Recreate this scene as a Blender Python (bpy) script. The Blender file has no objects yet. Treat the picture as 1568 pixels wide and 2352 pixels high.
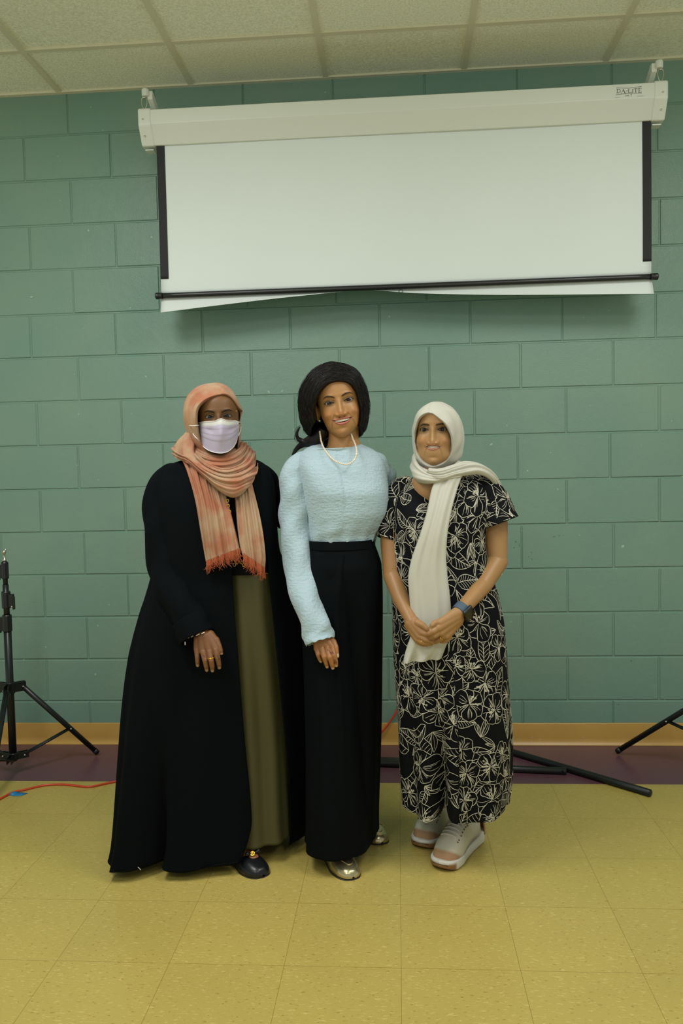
import bpy, bmesh, math, random
import numpy as np
from mathutils import Vector, Matrix
rng = np.random.default_rng(7)
random.seed(7)
SC = bpy.context.scene
COL = SC.collection

# ------------------------------------------------------------------ camera
CAM = np.array([1.4871, -3.7123, 1.2797])
YAW, PITCH, ROLL, FPX = 0.07024, -0.05268, -0.02175, 1863.6
_cw, _sw = math.cos(YAW), math.sin(YAW)
_R = np.array([_cw, _sw, 0.0]); _F0 = np.array([-_sw, _cw, 0.0])
FWD = _F0*math.cos(PITCH) + np.array([0, 0, math.sin(PITCH)])
_U = np.cross(_R, FWD)
RIGHT = _R*math.cos(ROLL) + _U*math.sin(ROLL)
UP = -_R*math.sin(ROLL) + _U*math.cos(ROLL)
cd = bpy.data.cameras.new('camera')
cd.sensor_fit = 'VERTICAL'; cd.sensor_height = 36.0
cd.lens = FPX/2352*36.0; cd.clip_start = 0.05
cam = bpy.data.objects.new('camera', cd); COL.objects.link(cam)
cam.matrix_world = Matrix(((RIGHT[0], UP[0], -FWD[0], CAM[0]), (RIGHT[1], UP[1], -FWD[1], CAM[1]),
                           (RIGHT[2], UP[2], -FWD[2], CAM[2]), (0, 0, 0, 1)))
SC.camera = cam

# ------------------------------------------------------------------ world, lights, exposure
w = bpy.data.worlds.new('world'); SC.world = w; w.use_nodes = True
# added fill for unseen hall: bright low down for ceiling and faces, dim above
_n = w.node_tree.nodes; _l = w.node_tree.links
_g = _n.new('ShaderNodeTexCoord'); _s = _n.new('ShaderNodeSeparateXYZ'); _l.new(_g.outputs['Generated'], _s.inputs[0])
_r = _n.new('ShaderNodeValToRGB'); _r.color_ramp.elements[0].position = .44; _r.color_ramp.elements[1].position = .68
_r.color_ramp.elements[0].color = (.97, 1.0, .90, 1); _r.color_ramp.elements[1].color = (.20, .225, .235, 1)
_m = _n.new('ShaderNodeMath'); _m.operation = 'MULTIPLY_ADD'; _m.inputs[1].default_value = .5; _m.inputs[2].default_value = .5
_l.new(_s.outputs[2], _m.inputs[0]); _l.new(_m.outputs[0], _r.inputs[0]); _l.new(_r.outputs[0], _n['Background'].inputs[0])
_n['Background'].inputs[1].default_value = .98
SC.view_settings.view_transform = 'Standard'; SC.view_settings.look = 'None'
SC.view_settings.exposure = -0.10; SC.view_settings.gamma = 1.0
SC.view_settings.use_curve_mapping = False
def area(name, x, y, sx, sy, power, col=(1.0, 1.0, 1.0)):
    l = bpy.data.lights.new(name, 'AREA'); l.shape = 'RECTANGLE'; l.size = sx; l.size_y = sy
    l.energy = power; l.color = col
    o = bpy.data.objects.new(name, l); COL.objects.link(o); o.location = (x, y, 2.99)
    return o
for i, (x, y, e) in enumerate([(0.30, -2.15, 46), (2.74, -2.15, 37), (0.30, -4.6, 34), (2.74, -4.6, 28)]):
    area('ceiling_troffer', x, y, 0.6, 1.2, e)

# ------------------------------------------------------------------ pixel-ray helpers (1568 x 2352 frame)
def ray(px, py):
    return FWD + RIGHT*(px-784)/FPX - UP*(py-1176)/FPX
def P(px, py, Y):
    d = ray(px, py); return CAM + d*((Y-CAM[1])/d[1])
def PZ(px, py, Z=0.0):
    d = ray(px, py); return CAM + d*((Z-CAM[2])/d[2])

# ------------------------------------------------------------------ object helpers
def tag(o, label=None, cat=None, group=None, kind=None):
    if label: o['label'] = label
    if cat: o['category'] = cat
    if group: o['group'] = group
    if kind: o['kind'] = kind
    return o
def empty(name, loc, label=None, cat=None, group=None):
    o = bpy.data.objects.new(name, None); COL.objects.link(o); o.location = loc
    o.empty_display_size = 0.1
    o['_b'] = list(map(float, loc))
    return tag(o, label, cat, group)
def base_of(o):
    return np.array(o['_b']) if (o is not None and '_b' in o.keys()) else np.zeros(3)
def mk(name, V, F, mats, parent=None, smooth=True, midx=None, loc=None, col=None):
    """link one mesh object; V are world coordinates"""
    V = np.asarray(V, float).reshape(-1, 3)
    b = base_of(parent)
    if parent is None and loc is not None: b = np.asarray(loc, float)
    me = bpy.data.meshes.new(name)
    me.from_pydata((V-b).tolist(), [], [list(map(int, f)) for f in F])
    if not isinstance(mats, (list, tuple)): mats = [mats]
    for m in mats: me.materials.append(m)
    if midx is not None: me.polygons.foreach_set('material_index', np.asarray(midx, np.int32))
    me.polygons.foreach_set('use_smooth', [bool(smooth)]*len(me.polygons))
    if col is not None:
        a = me.color_attributes.new('Col', 'FLOAT_COLOR', 'POINT')
        c = np.ones((len(V), 4)); c[:, :3] = np.asarray(col)[:, :3]
        a.data.foreach_set('color', c.ravel())
    me.update()
    o = bpy.data.objects.new(name, me); COL.objects.link(o)
    if parent is not None:
        o.parent = parent
        o['_b'] = list(map(float, b))
    elif loc is not None:
        o.location = loc; o['_b'] = list(map(float, b))
    return o
class MB:
    """collects shapes into one mesh"""
    def __init__(s): s.V = []; s.F = []; s.M = []; s.C = []; s.n = 0
    def add(s, V, F, m=0, col=None):
        V = np.asarray(V, float).reshape(-1, 3)
        s.V.append(V); s.F += [[int(i)+s.n for i in f] for f in F]; s.M += [m]*len(F)
        s.C.append(np.tile(np.array(col if col is not None else (1, 1, 1), float), (len(V), 1)) if (col is None or np.ndim(col) == 1) else np.asarray(col, float))
        s.n += len(V); return s
    def build(s, name, mats, parent=None, smooth=True, loc=None, col=False):
        return mk(name, np.concatenate(s.V), s.F, mats, parent, smooth, s.M, loc, np.concatenate(s.C) if col else None)
def box(x0, x1, y0, y1, z0, z1, bev=0.0):
    bm = bmesh.new()
    bmesh.ops.create_cube(bm, size=1.0)
    for v in bm.verts:
        v.co = Vector(((x0+x1)/2+v.co.x*(x1-x0), (y0+y1)/2+v.co.y*(y1-y0), (z0+z1)/2+v.co.z*(z1-z0)))
    if bev > 0: bmesh.ops.bevel(bm, geom=bm.edges[:], offset=bev, segments=2, profile=0.5, affect='EDGES')
    V = [tuple(v.co) for v in bm.verts]; bm.verts.index_update()
    F = [[v.index for v in f.verts] for f in bm.faces]; bm.free()
    return np.array(V), F
def cr(pts, n, closed=False):
    """Catmull-Rom resample of rows of pts to n samples"""
    p = np.asarray(pts, float)
    if p.ndim == 1: p = p[:, None]
    k = len(p)
    t = np.linspace(0, k if closed else k-1, n, endpoint=not closed)
    i = np.clip(np.floor(t).astype(int), 0, (k-1) if closed else (k-2)); u = (t-i)[:, None]
    g = (lambda j: p[j % k]) if closed else (lambda j: np.where((j < 0)[:, None], 2*p[0]-p[1], np.where((j > k-1)[:, None], 2*p[-1]-p[-2], p[np.clip(j, 0, k-1)])))
    a, b, c, d = g(i-1), g(i), g(i+1), g(i+2)
    return 0.5*(2*b+(c-a)*u+(2*a-5*b+4*c-d)*u*u+(3*b-a-3*c+d)*u**3)
def pch(x, xs, ys):
    """smooth monotone-ish interpolation of ys(xs) at x (any order of xs)"""
    xs = np.asarray(xs, float); ys = np.asarray(ys, float)
    o = np.argsort(xs); xs = xs[o]; ys = ys[o]
    h = np.diff(xs); d = np.diff(ys)/h
    m = np.zeros(len(xs)); m[0] = d[0]; m[-1] = d[-1]
    for i in range(1, len(xs)-1):
        if d[i-1]*d[i] > 0:
            w1 = 2*h[i]+h[i-1]; w2 = h[i]+2*h[i-1]; m[i] = (w1+w2)/(w1/d[i-1]+w2/d[i])
    x = np.clip(np.asarray(x, float), xs[0], xs[-1]); i = np.clip(np.searchsorted(xs, x)-1, 0, len(h)-1)
    t = (x-xs[i])/h[i]
    return (2*t**3-3*t**2+1)*ys[i]+(t**3-2*t**2+t)*h[i]*m[i]+(-2*t**3+3*t**2)*ys[i+1]+(t**3-t**2)*h[i]*m[i+1]
def ss(a, b, x):
    t = np.clip((np.asarray(x, float)-a)/(b-a), 0, 1); return t*t*(3-2*t)
def frames(path, up=None):
    p = np.asarray(path, float); T = np.gradient(p, axis=0); T /= np.linalg.norm(T, axis=1)[:, None]+1e-12
    N = np.zeros_like(p); u = np.array(up if up is not None else (0, 0, 1.0), float)
    if abs(T[0] @ u) > 0.95: u = np.array([0, 1.0, 0])
    n = u-T[0]*(T[0] @ u); n /= np.linalg.norm(n); N[0] = n
    for i in range(1, len(p)):
        n = N[i-1]-T[i]*(T[i] @ N[i-1]); N[i] = n/(np.linalg.norm(n)+1e-12)
    return T, N, np.cross(T, N)
def grid_faces(nu, nv, wrap=False, off=0, flip=False):
    """rows nu, cols nv"""
    F = []
    for i in range(nu-1):
        for j in range(nv if wrap else nv-1):
            a = off+i*nv+j; b = off+i*nv+(j+1) % nv; c = off+(i+1)*nv+(j+1) % nv; d = off+(i+1)*nv+j
            F.append([a, d, c, b] if flip else [a, b, c, d])
    return F
def tube(path, r, n=12, cap=True, ell=None, up=None):
    """swept tube; r scalar or per-point; ell = second radius (along binormal)"""
    p = np.asarray(path, float); k = len(p); T, N, B = frames(p, up)
    r = np.broadcast_to(np.asarray(r, float), (k,)); e = r if ell is None else np.broadcast_to(np.asarray(ell, float), (k,))
    a = np.linspace(0, 2*np.pi, n, endpoint=False)
    V = (p[:, None]+N[:, None]*(np.cos(a)[None, :, None]*r[:, None, None])+B[:, None]*(np.sin(a)[None, :, None]*e[:, None, None])).reshape(-1, 3)
    F = grid_faces(k, n, True)
    if cap: F += [list(range(n))[::-1], [(k-1)*n+i for i in range(n)]]
    return V, F
def capsule(a, b, ra, rb, n=14, m=5):
    """closed round-ended tapered capsule"""
    a = np.asarray(a, float); b = np.asarray(b, float); L = np.linalg.norm(b-a)
    d = (b-a)/L if L > 1e-9 else np.array([0, 0, 1.0])
    t = np.linspace(-np.pi/2, 0, m)
    pts = [a+d*ra*math.sin(q) for q in t]+[b+d*rb*math.sin(q) for q in -t[::-1]]
    rr = [max(ra*math.cos(q), 1e-4) for q in t]+[max(rb*math.cos(q), 1e-4) for q in -t[::-1]]
    if L < 1e-9: pts = pts[:m]+pts[m+1:]; rr = rr[:m]+rr[m+1:]
    u = np.array([0, 0, 1.0]) if abs(d[2]) < 0.9 else np.array([0, 1.0, 0])
    n1 = np.cross(d, u); n1 /= np.linalg.norm(n1); n2 = np.cross(d, n1)
    an = np.linspace(0, 2*np.pi, n, endpoint=False)
    V = np.concatenate([p[None]+r*(np.cos(an)[:, None]*n1+np.sin(an)[:, None]*n2) for p, r in zip(pts, rr)])
    k = len(pts)
    F = grid_faces(k, n, True)+[list(range(n))[::-1], [(k-1)*n+i for i in range(n)]]
    return V, F
def sphere(c, r, n=16, m=10, sc=(1, 1, 1)):
    th = np.linspace(0.02, np.pi-0.02, m); a = np.linspace(0, 2*np.pi, n, endpoint=False)
    V = np.array([[r*math.sin(t)*math.cos(q)*sc[0], r*math.sin(t)*math.sin(q)*sc[1], r*math.cos(t)*sc[2]] for t in th for q in a])+np.asarray(c, float)
    F = grid_faces(m, n, True)+[list(range(n))[::-1], [(m-1)*n+i for i in range(n)]]
    return V, F
def lathe(c, prof, n=24, axis=2):
    """prof list of (r,h) along axis"""
    a = np.linspace(0, 2*np.pi, n, endpoint=False); V = []
    for r, h in prof:
        for q in a:
            v = [r*math.cos(q), r*math.sin(q), h]
            if axis == 0: v = [v[2], v[0], v[1]]
            if axis == 1: v = [v[0], v[2], v[1]]
            V.append(v)
    k = len(prof)
    return np.array(V)+np.asarray(c, float), grid_faces(k, n, True)+[list(range(n))[::-1], [(k-1)*n+i for i in range(n)]]
def solid(o, t, off=-1.0):
    m = o.modifiers.new('thickness', 'SOLIDIFY'); m.thickness = t; m.offset = off; return o
def remesh(mb, vox, smooth_it=4):
    me = bpy.data.meshes.new('tmp'); me.from_pydata(np.concatenate(mb.V).tolist(), [], mb.F); me.update()
    bm = bmesh.new(); bm.from_mesh(me); bmesh.ops.recalc_face_normals(bm, faces=bm.faces[:]); bm.to_mesh(me); bm.free()
    o = bpy.data.objects.new('tmp', me); COL.objects.link(o)
    m = o.modifiers.new('r', 'REMESH'); m.mode = 'VOXEL'; m.voxel_size = vox
    s = o.modifiers.new('s', 'SMOOTH'); s.iterations = smooth_it; s.factor = 0.5
    dg = bpy.context.evaluated_depsgraph_get(); dg.update()
    ev = o.evaluated_get(dg).to_mesh()
    V = np.zeros(len(ev.vertices)*3); ev.vertices.foreach_get('co', V)
    F = [list(p.vertices) for p in ev.polygons]
    o.evaluated_get(dg).to_mesh_clear()
    bpy.data.objects.remove(o); bpy.data.meshes.remove(me)
    return V.reshape(-1, 3), F

# ------------------------------------------------------------------ materials
def lin(c):
    return tuple(((v/255)/12.92 if v/255 <= 0.04045 else ((v/255+0.055)/1.055)**2.4) for v in c[:3])
def node_mat(name):
    m = bpy.data.materials.new(name); m.use_nodes = True
    nt = m.node_tree; return m, nt, nt.nodes['Principled BSDF']
def mat(name, rgb, rough=0.6, metal=0.0, spec=0.5, noise=None, bump=None, attr=False, sheen=0.0, sss=0.0, mix=None, coat=0.0):
    """noise=(scale, amount) value variation; bump=(scale, strength, dist); mix=(rgb2, scale, contrast) blotches; attr multiplies vertex colour"""
    m, nt, b = node_mat(name); N = nt.nodes; L = nt.links
    b.inputs['Roughness'].default_value = rough; b.inputs['Metallic'].default_value = metal
    b.inputs['Specular IOR Level'].default_value = spec
    if sheen: b.inputs['Sheen Weight'].default_value = sheen; b.inputs['Sheen Roughness'].default_value = 0.5
    if coat: b.inputs['Coat Weight'].default_value = coat; b.inputs['Coat Roughness'].default_value = 0.15
    if sss:
        b.inputs['Subsurface Weight'].default_value = sss; b.inputs['Subsurface Radius'].default_value = (0.010, 0.005, 0.003); b.inputs['Subsurface Scale'].default_value = 0.6
    c = lin(rgb); b.inputs['Base Color'].default_value = (*c, 1)
    tc = N.new('ShaderNodeTexCoord'); out = None
    def rgbn(cc):
        n = N.new('ShaderNodeRGB'); n.outputs[0].default_value = (*cc, 1); return n.outputs[0]
    if attr:
        a = N.new('ShaderNodeVertexColor'); a.layer_name = 'Col'; out = a.outputs[0]
    if mix:
        t = N.new('ShaderNodeTexNoise'); t.inputs['Scale'].default_value = mix[1]; t.inputs['Detail'].default_value = 3
        L.new(tc.outputs['Object'], t.inputs['Vector'])
        r = N.new('ShaderNodeValToRGB'); r.color_ramp.elements[0].position = 0.5-mix[2]; r.color_ramp.elements[1].position = 0.5+mix[2]
        r.color_ramp.elements[0].color = (*c, 1); r.color_ramp.elements[1].color = (*lin(mix[0]), 1)
        L.new(t.outputs[0], r.inputs[0]); out = r.outputs[0]
    if out is None: out = rgbn(c)
    if noise:
        t = N.new('ShaderNodeTexNoise'); t.inputs['Scale'].default_value = noise[0]; t.inputs['Detail'].default_value = 4
        L.new(tc.outputs['Object'], t.inputs['Vector'])
        mr = N.new('ShaderNodeMapRange'); mr.inputs[3].default_value = 1-noise[1]; mr.inputs[4].default_value = 1+noise[1]; mr.inputs[1].default_value = 0.25; mr.inputs[2].default_value = 0.75
        L.new(t.outputs[0], mr.inputs[0])
        v = N.new('ShaderNodeVectorMath'); v.operation = 'SCALE'; L.new(out, v.inputs[0]); L.new(mr.outputs[0], v.inputs['Scale']); out = v.outputs[0]
    L.new(out, b.inputs['Base Color'])
    if bump:
        t = N.new('ShaderNodeTexNoise'); t.inputs['Scale'].default_value = bump[0]; t.inputs['Detail'].default_value = 3
        L.new(tc.outputs['Object'], t.inputs['Vector'])
        bp = N.new('ShaderNodeBump'); bp.inputs['Strength'].default_value = bump[1]; bp.inputs['Distance'].default_value = bump[2]
        L.new(t.outputs[0], bp.inputs['Height']); L.new(bp.outputs[0], b.inputs['Normal'])
    return m
# ================================================================== THE SETTING
B = 0.2032
def wall_material():
    m, nt, b = node_mat('painted_block'); N = nt.nodes; L = nt.links
    b.inputs['Roughness'].default_value = 0.36; b.inputs['Specular IOR Level'].default_value = 0.45
    tc = N.new('ShaderNodeTexCoord')
    t = N.new('ShaderNodeTexNoise'); t.inputs['Scale'].default_value = 2.2; t.inputs['Detail'].default_value = 3; L.new(tc.outputs['Object'], t.inputs['Vector'])
    r = N.new('ShaderNodeValToRGB'); r.color_ramp.elements[0].position = .3; r.color_ramp.elements[1].position = .7
    r.color_ramp.elements[0].color = (*lin((107, 141, 127)), 1); r.color_ramp.elements[1].color = (*lin((119, 146, 129)), 1)
    L.new(t.outputs[0], r.inputs[0])
    # small pale nicks and dark green scuffs
    v = N.new('ShaderNodeTexNoise'); v.inputs['Scale'].default_value = 38; v.inputs['Detail'].default_value = 1; L.new(tc.outputs['Object'], v.inputs['Vector'])
    r2 = N.new('ShaderNodeValToRGB'); r2.color_ramp.elements[0].position = .765; r2.color_ramp.elements[1].position = .80
    r2.color_ramp.elements[0].color = (0, 0, 0, 1); r2.color_ramp.elements[1].color = (1, 1, 1, 1); L.new(v.outputs[0], r2.inputs[0])
    mx = N.new('ShaderNodeMixRGB'); mx.inputs[2].default_value = (*lin((150, 182, 156)), 1); L.new(r2.outputs[0], mx.inputs[0]); L.new(r.outputs[0], mx.inputs[1])
    L.new(mx.outputs[0], b.inputs['Base Color'])
    a = N.new('ShaderNodeTexNoise'); a.inputs['Scale'].default_value = 210; a.inputs['Detail'].default_value = 4; L.new(tc.outputs['Object'], a.inputs['Vector'])
    c = N.new('ShaderNodeTexNoise'); c.inputs['Scale'].default_value = 26; c.inputs['Detail'].default_value = 3; L.new(tc.outputs['Object'], c.inputs['Vector'])
    ad = N.new('ShaderNodeMath'); ad.operation = 'MULTIPLY_ADD'; ad.inputs[1].default_value = 1.6; L.new(c.outputs[0], ad.inputs[0]); L.new(a.outputs[0], ad.inputs[2])
    bp = N.new('ShaderNodeBump'); bp.inputs['Strength'].default_value = .38; bp.inputs['Distance'].default_value = .0022; L.new(ad.outputs[0], bp.inputs['Height']); L.new(bp.outputs[0], b.inputs['Normal'])
    return m
M_wall = wall_material()
# horizontal mortar lines (height) and small horizontal slips of each course, as laid
LZ = [3.05, 2.838, 2.637, 2.434, 2.231, 2.0261, 1.828, 1.6242, 1.4183, 1.2135, 1.0109, 0.8086, 0.6078, 0.4053, 0.2041, -0.01]
SL = [0, .010, .000, .010, .010, .004, -.006, .012, .008, -.004, .008, .010, .010, .008, .006, .006]
def block_wall():
    mb = MB(); g = 0.0020; d = 0.0048; c = 0.0042
    X0, X1 = -3.0, 6.2
    for n in range(1, 16):
        zt, zb = LZ[n-1], LZ[n]
        odd = n % 2 == 1
        k0 = -15 if odd else -16
        if odd: k0 = -16 if (0 % 2 == 0) else -15
        ks = np.arange(-16, 32, 2) if odd else np.arange(-15, 32, 2)
        for k in ks:
            a = k*B+SL[n]+rng.normal(0, .0012); e = (k+2)*B+SL[n]
            a = max(a, X0); e = min(e, X1)
            if e-a < 0.02: continue
            x0, x1, z0, z1 = a+g, e-g, zb+g, zt-g
            yj = rng.normal(0, .0006)
            o = [(x0, d, z0), (x1, d, z0), (x1, d, z1), (x0, d, z1)]
            i = [(x0+c, yj, z0+c), (x1-c, yj, z0+c), (x1-c, yj, z1-c), (x0+c, yj, z1-c)]
            mb.add(o+i, [[4, 5, 6, 7], [0, 1, 5, 4], [1, 2, 6, 5], [2, 3, 7, 6], [3, 0, 4, 7]])
    mb.add([(X0, d-.0004, -0.02), (X1, d-.0004, -0.02), (X1, d-.0004, 3.1), (X0, d-.0004, 3.1)], [[0, 1, 2, 3]])
    # wall body
    V, F = box(X0, X1, .006, .2, -.02, 3.1); mb.add(V, F)
    # scuffs of darker green and pale chips in the paint
    r3 = np.random.default_rng(12)
    def blob(px, py, w_, h_, mi, a=0.0, n=14):
        c_ = P(px, py, 0); k_ = np.linspace(0, 2*np.pi, n, endpoint=False); rr_ = 1+r3.normal(0, .28, n)
        x = np.cos(k_)*w_*rr_/1400; z = np.sin(k_)*h_*rr_/1400; ca, sa = math.cos(a), math.sin(a)
        mb.add([(c_[0]+i*ca-j*sa, -.0010-.0001*mi, c_[2]+i*sa+j*ca) for i, j in zip(x, z)], [list(range(n))], mi)
    for (x, y, w_, h_, a) in [(1272, 1233, 9, 2, .3), (1284, 1230, 6, 2, .1), (1294, 1230, 2, 3, 0), (1184, 1244, 3, 6, .3), (1180, 1258, 3, 4, -.4), (1192, 1252, 1.5, 8, 0), (1214, 1279, 3, 2, -.6), (1221, 1284, 4, 3, -.8), (1220, 1269, 5, 2, -.9), (1291, 1190, 3, 1.5, 0), (1305, 1193, 5, 1.2, 0), (1360, 1232, 3, 1.5, 0), (1449, 1518, 4, 3, .5), (163, 1608, 8, 1.5, 0), (177, 1607.5, 7, 1.8, 0), (1420, 1618, 5, 1.5, 0)]:
        blob(x, y, w_, h_, 1, a)
    for (x, y, w_, h_, a) in [(73, 682, 13, 5, 0), (1351, 737, 3, 1.5, 0), (1170, 870, 3, 2, 0), (1196, 897, 4, 2, 0), (131, 755, 3, 1.5, .5), (50, 853, 2, 1, 0), (302, 950, 5, 2, .4), (1190, 1003, 4, 1.2, 0)]:
        blob(x, y, w_, h_, 2, a)
    return mb.build('wall_back', [M_wall, mat('dark_scuff', (50, 112, 92), .5), mat('pale_chip', (146, 174, 150), .6)], smooth=False)
tag(block_wall(), kind='structure')

def floor_material():
    m, nt, b = node_mat('vinyl_tile'); N = nt.nodes; L = nt.links
    b.inputs['Roughness'].default_value = 0.20; b.inputs['Specular IOR Level'].default_value = 0.42
    tc = N.new('ShaderNodeTexCoord'); sp = N.new('ShaderNodeSeparateXYZ'); L.new(tc.outputs['Object'], sp.inputs[0])
    def mth(op, a, bb=None, cc=None):
        n = N.new('ShaderNodeMath'); n.operation = op
        for i, q in enumerate((a, bb, cc)):
            if q is None: continue
            if isinstance(q, (int, float)): n.inputs[i].default_value = q
            else: L.new(q, n.inputs[i])
        return n.outputs[0]
    S = 0.3022
    # tile joints
    fx = mth('FRACT', mth('DIVIDE', mth('SUBTRACT', sp.outputs[0], 0.5662-10*S), S))
    fy = mth('FRACT', mth('DIVIDE', mth('SUBTRACT', sp.outputs[1], -1.3915-20*S), S))
    ex = mth('LESS_THAN', mth('ABSOLUTE', mth('SUBTRACT', fx, .5)), 0.4980)
    ey = mth('LESS_THAN', mth('ABSOLUTE', mth('SUBTRACT', fy, .5)), 0.4980)
    notj = mth('MULTIPLY', ex, ey)
    # each tile a slight tone of its own
    ix = mth('FLOOR', mth('DIVIDE', mth('SUBTRACT', sp.outputs[0], 0.5662-10*S), S)); iy = mth('FLOOR', mth('DIVIDE', mth('SUBTRACT', sp.outputs[1], -1.3915-20*S), S))
    cb = N.new('ShaderNodeCombineXYZ'); L.new(ix, cb.inputs[0]); L.new(iy, cb.inputs[1])
    wn = N.new('ShaderNodeTexWhiteNoise'); L.new(cb.outputs[0], wn.inputs[0])
    n1 = N.new('ShaderNodeTexNoise'); n1.inputs['Scale'].default_value = 3; n1.inputs['Detail'].default_value = 4; L.new(tc.outputs['Object'], n1.inputs['Vector'])
    val = mth('ADD', mth('MULTIPLY', wn.outputs[0], .05), mth('MULTIPLY', n1.outputs[0], .16)); val = mth('ADD', val, .89)
    # streaky fleck: stretched noise, light and dark
    def fleck(scale, lo, hi, rot, st):
        mp = N.new('ShaderNodeMapping'); mp.inputs['Rotation'].default_value = (0, 0, rot); mp.inputs['Scale'].default_value = (1, st, 1)
        L.new(tc.outputs['Object'], mp.inputs[0])
        t = N.new('ShaderNodeTexNoise'); t.inputs['Scale'].default_value = scale; t.inputs['Detail'].default_value = 1.5; L.new(mp.outputs[0], t.inputs['Vector'])
        r = N.new('ShaderNodeValToRGB'); r.color_ramp.elements[0].position = lo; r.color_ramp.elements[1].position = hi; L.new(t.outputs[0], r.inputs[0]); return r.outputs[0]
    f1 = fleck(55, .62, .70, .1, 3.5); f2 = fleck(42, .63, .71, 1.7, 3.0); f3 = fleck(70, .64, .72, .5, 2.2)
    def mixc(fac, a, bcol, k=1.0):
        n = N.new('ShaderNodeMixRGB')
        if k != 1.0: fac = mth('MULTIPLY', fac, k)
        L.new(fac, n.inputs[0])
        if isinstance(a, tuple): n.inputs[1].default_value = (*a, 1)
        else: L.new(a, n.inputs[1])
        if isinstance(bcol, tuple): n.inputs[2].default_value = (*bcol, 1)
        else: L.new(bcol, n.inputs[2])
        return n.outputs[0]
    yel = lin((180, 162, 86)); pur = lin((98, 66, 76))
    c1 = mixc(f1, yel, lin((212, 196, 120)), .5); c1 = mixc(f2, c1, lin((214, 196, 124)), .45); c1 = mixc(f3, c1, lin((140, 104, 40)), .55)
    c2 = mixc(f1, pur, lin((120, 92, 96)), .3); c2 = mixc(f2, c2, lin((76, 56, 70)), .4)
    yn = N.new('ShaderNodeTexNoise'); yn.inputs['Scale'].default_value = 5; L.new(tc.outputs['Object'], yn.inputs['Vector'])
    isp = mth('GREATER_THAN', sp.outputs[1], -0.468)
    cc = mixc(isp, c1, c2)
    vm = N.new('ShaderNodeVectorMath'); vm.operation = 'SCALE'; L.new(cc, vm.inputs[0]); L.new(val, vm.inputs['Scale'])
    jy = mixc(isp, lin((140, 114, 54)), lin((88, 60, 72)))
    fin = N.new('ShaderNodeMixRGB'); L.new(notj, fin.inputs[0]); L.new(jy, fin.inputs[1]); L.new(vm.outputs[0], fin.inputs[2])
    L.new(fin.outputs[0], b.inputs['Base Color'])
    rr = N.new('ShaderNodeMapRange'); rr.inputs[3].default_value = .22; rr.inputs[4].default_value = .40; L.new(n1.outputs[0], rr.inputs[0]); L.new(rr.outputs[0], b.inputs['Roughness'])
    bn = N.new('ShaderNodeTexNoise'); bn.inputs['Scale'].default_value = 14; bn.inputs['Detail'].default_value = 2; L.new(tc.outputs['Object'], bn.inputs['Vector'])
    ht = mth('ADD', mth('MULTIPLY', bn.outputs[0], .6), notj)
    bp = N.new('ShaderNodeBump'); bp.inputs['Strength'].default_value = .10; bp.inputs['Distance'].default_value = .002; L.new(ht, bp.inputs['Height']); L.new(bp.outputs[0], b.inputs['Normal'])
    return m
V, F = box(-3, 6.2, -5.3, .2, -.1, 0)
tag(mk('floor', V, F, floor_material(), smooth=False), kind='structure')

# vinyl cove baseboard: flat top, curved toe; stains near the right
M_base = mat('cove_base', (186, 146, 72), .34, noise=(4, .10), bump=(9, .3, .004))
prof = [(.0, .100), (-.0035, .100), (-.0045, .096), (-.0045, .030), (-.006, .018), (-.010, .009), (-.016, .003), (-.018, 0), (0.004, 0)]
xs = np.linspace(-3, 6.2, 60); V = []
for x in xs:
    for (y, z) in prof: V.append((x, y-.0002, z))
bb = MB(); bb.add(V, grid_faces(len(xs), len(prof)))
r4 = np.random.default_rng(3)
for (x, y, w_, h_) in [(1222, 1694, 14, 4), (1240, 1698, 10, 5), (1212, 1700, 8, 2), (1338, 1694, 14, 3), (1344, 1699, 9, 4), (1190, 1697, 6, 2), (1450, 1700, 5, 2)]:
    c_ = P(x, y, -.006); k_ = np.linspace(0, 2*np.pi, 16, endpoint=False); rr_ = 1+r4.normal(0, .3, 16)
    bb.add([(c_[0]+math.cos(q)*w_*r_/1500, -.0055, max(c_[2]+math.sin(q)*h_*r_/1500, .021)) for q, r_ in zip(k_, rr_)], [list(range(16))], 1)
tag(bb.build('baseboard_back', [M_base, mat('pale_stain', (196, 172, 128), .5)]), kind='structure')

# suspended ceiling: mineral tiles lying in a T-bar grid
ZC = 3.02
def ceil_mat():
    m, nt, b = node_mat('ceiling_tile'); N = nt.nodes; L = nt.links
    b.inputs['Roughness'].default_value = .95; b.inputs['Specular IOR Level'].default_value = .1
    tc = N.new('ShaderNodeTexCoord')
    t = N.new('ShaderNodeTexNoise'); t.inputs['Scale'].default_value = 120; t.inputs['Detail'].default_value = 5; t.inputs['Roughness'].default_value = .7; L.new(tc.outputs['Object'], t.inputs['Vector'])
    r = N.new('ShaderNodeValToRGB'); r.color_ramp.elements[0].position = .30; r.color_ramp.elements[1].position = .62
    r.color_ramp.elements[0].color = (*lin((208, 210, 186)), 1); r.color_ramp.elements[1].color = (*lin((242, 246, 226)), 1); L.new(t.outputs[0], r.inputs[0])
    L.new(r.outputs[0], b.inputs['Base Color'])
    bp = N.new('ShaderNodeBump'); bp.inputs['Strength'].default_value = .6; bp.inputs['Distance'].default_value = .003; L.new(t.outputs[0], bp.inputs['Height']); L.new(bp.outputs[0], b.inputs['Normal'])
    return m
M_ct = ceil_mat(); M_grid = mat('grid_bar', (208, 206, 180), .45)
mb = MB()
gx = [-.02+.6096*k for k in range(-5, 11)]; gy = [-.376-1.2192*k for k in range(0, 5)]; ys = [0]+gy
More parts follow.
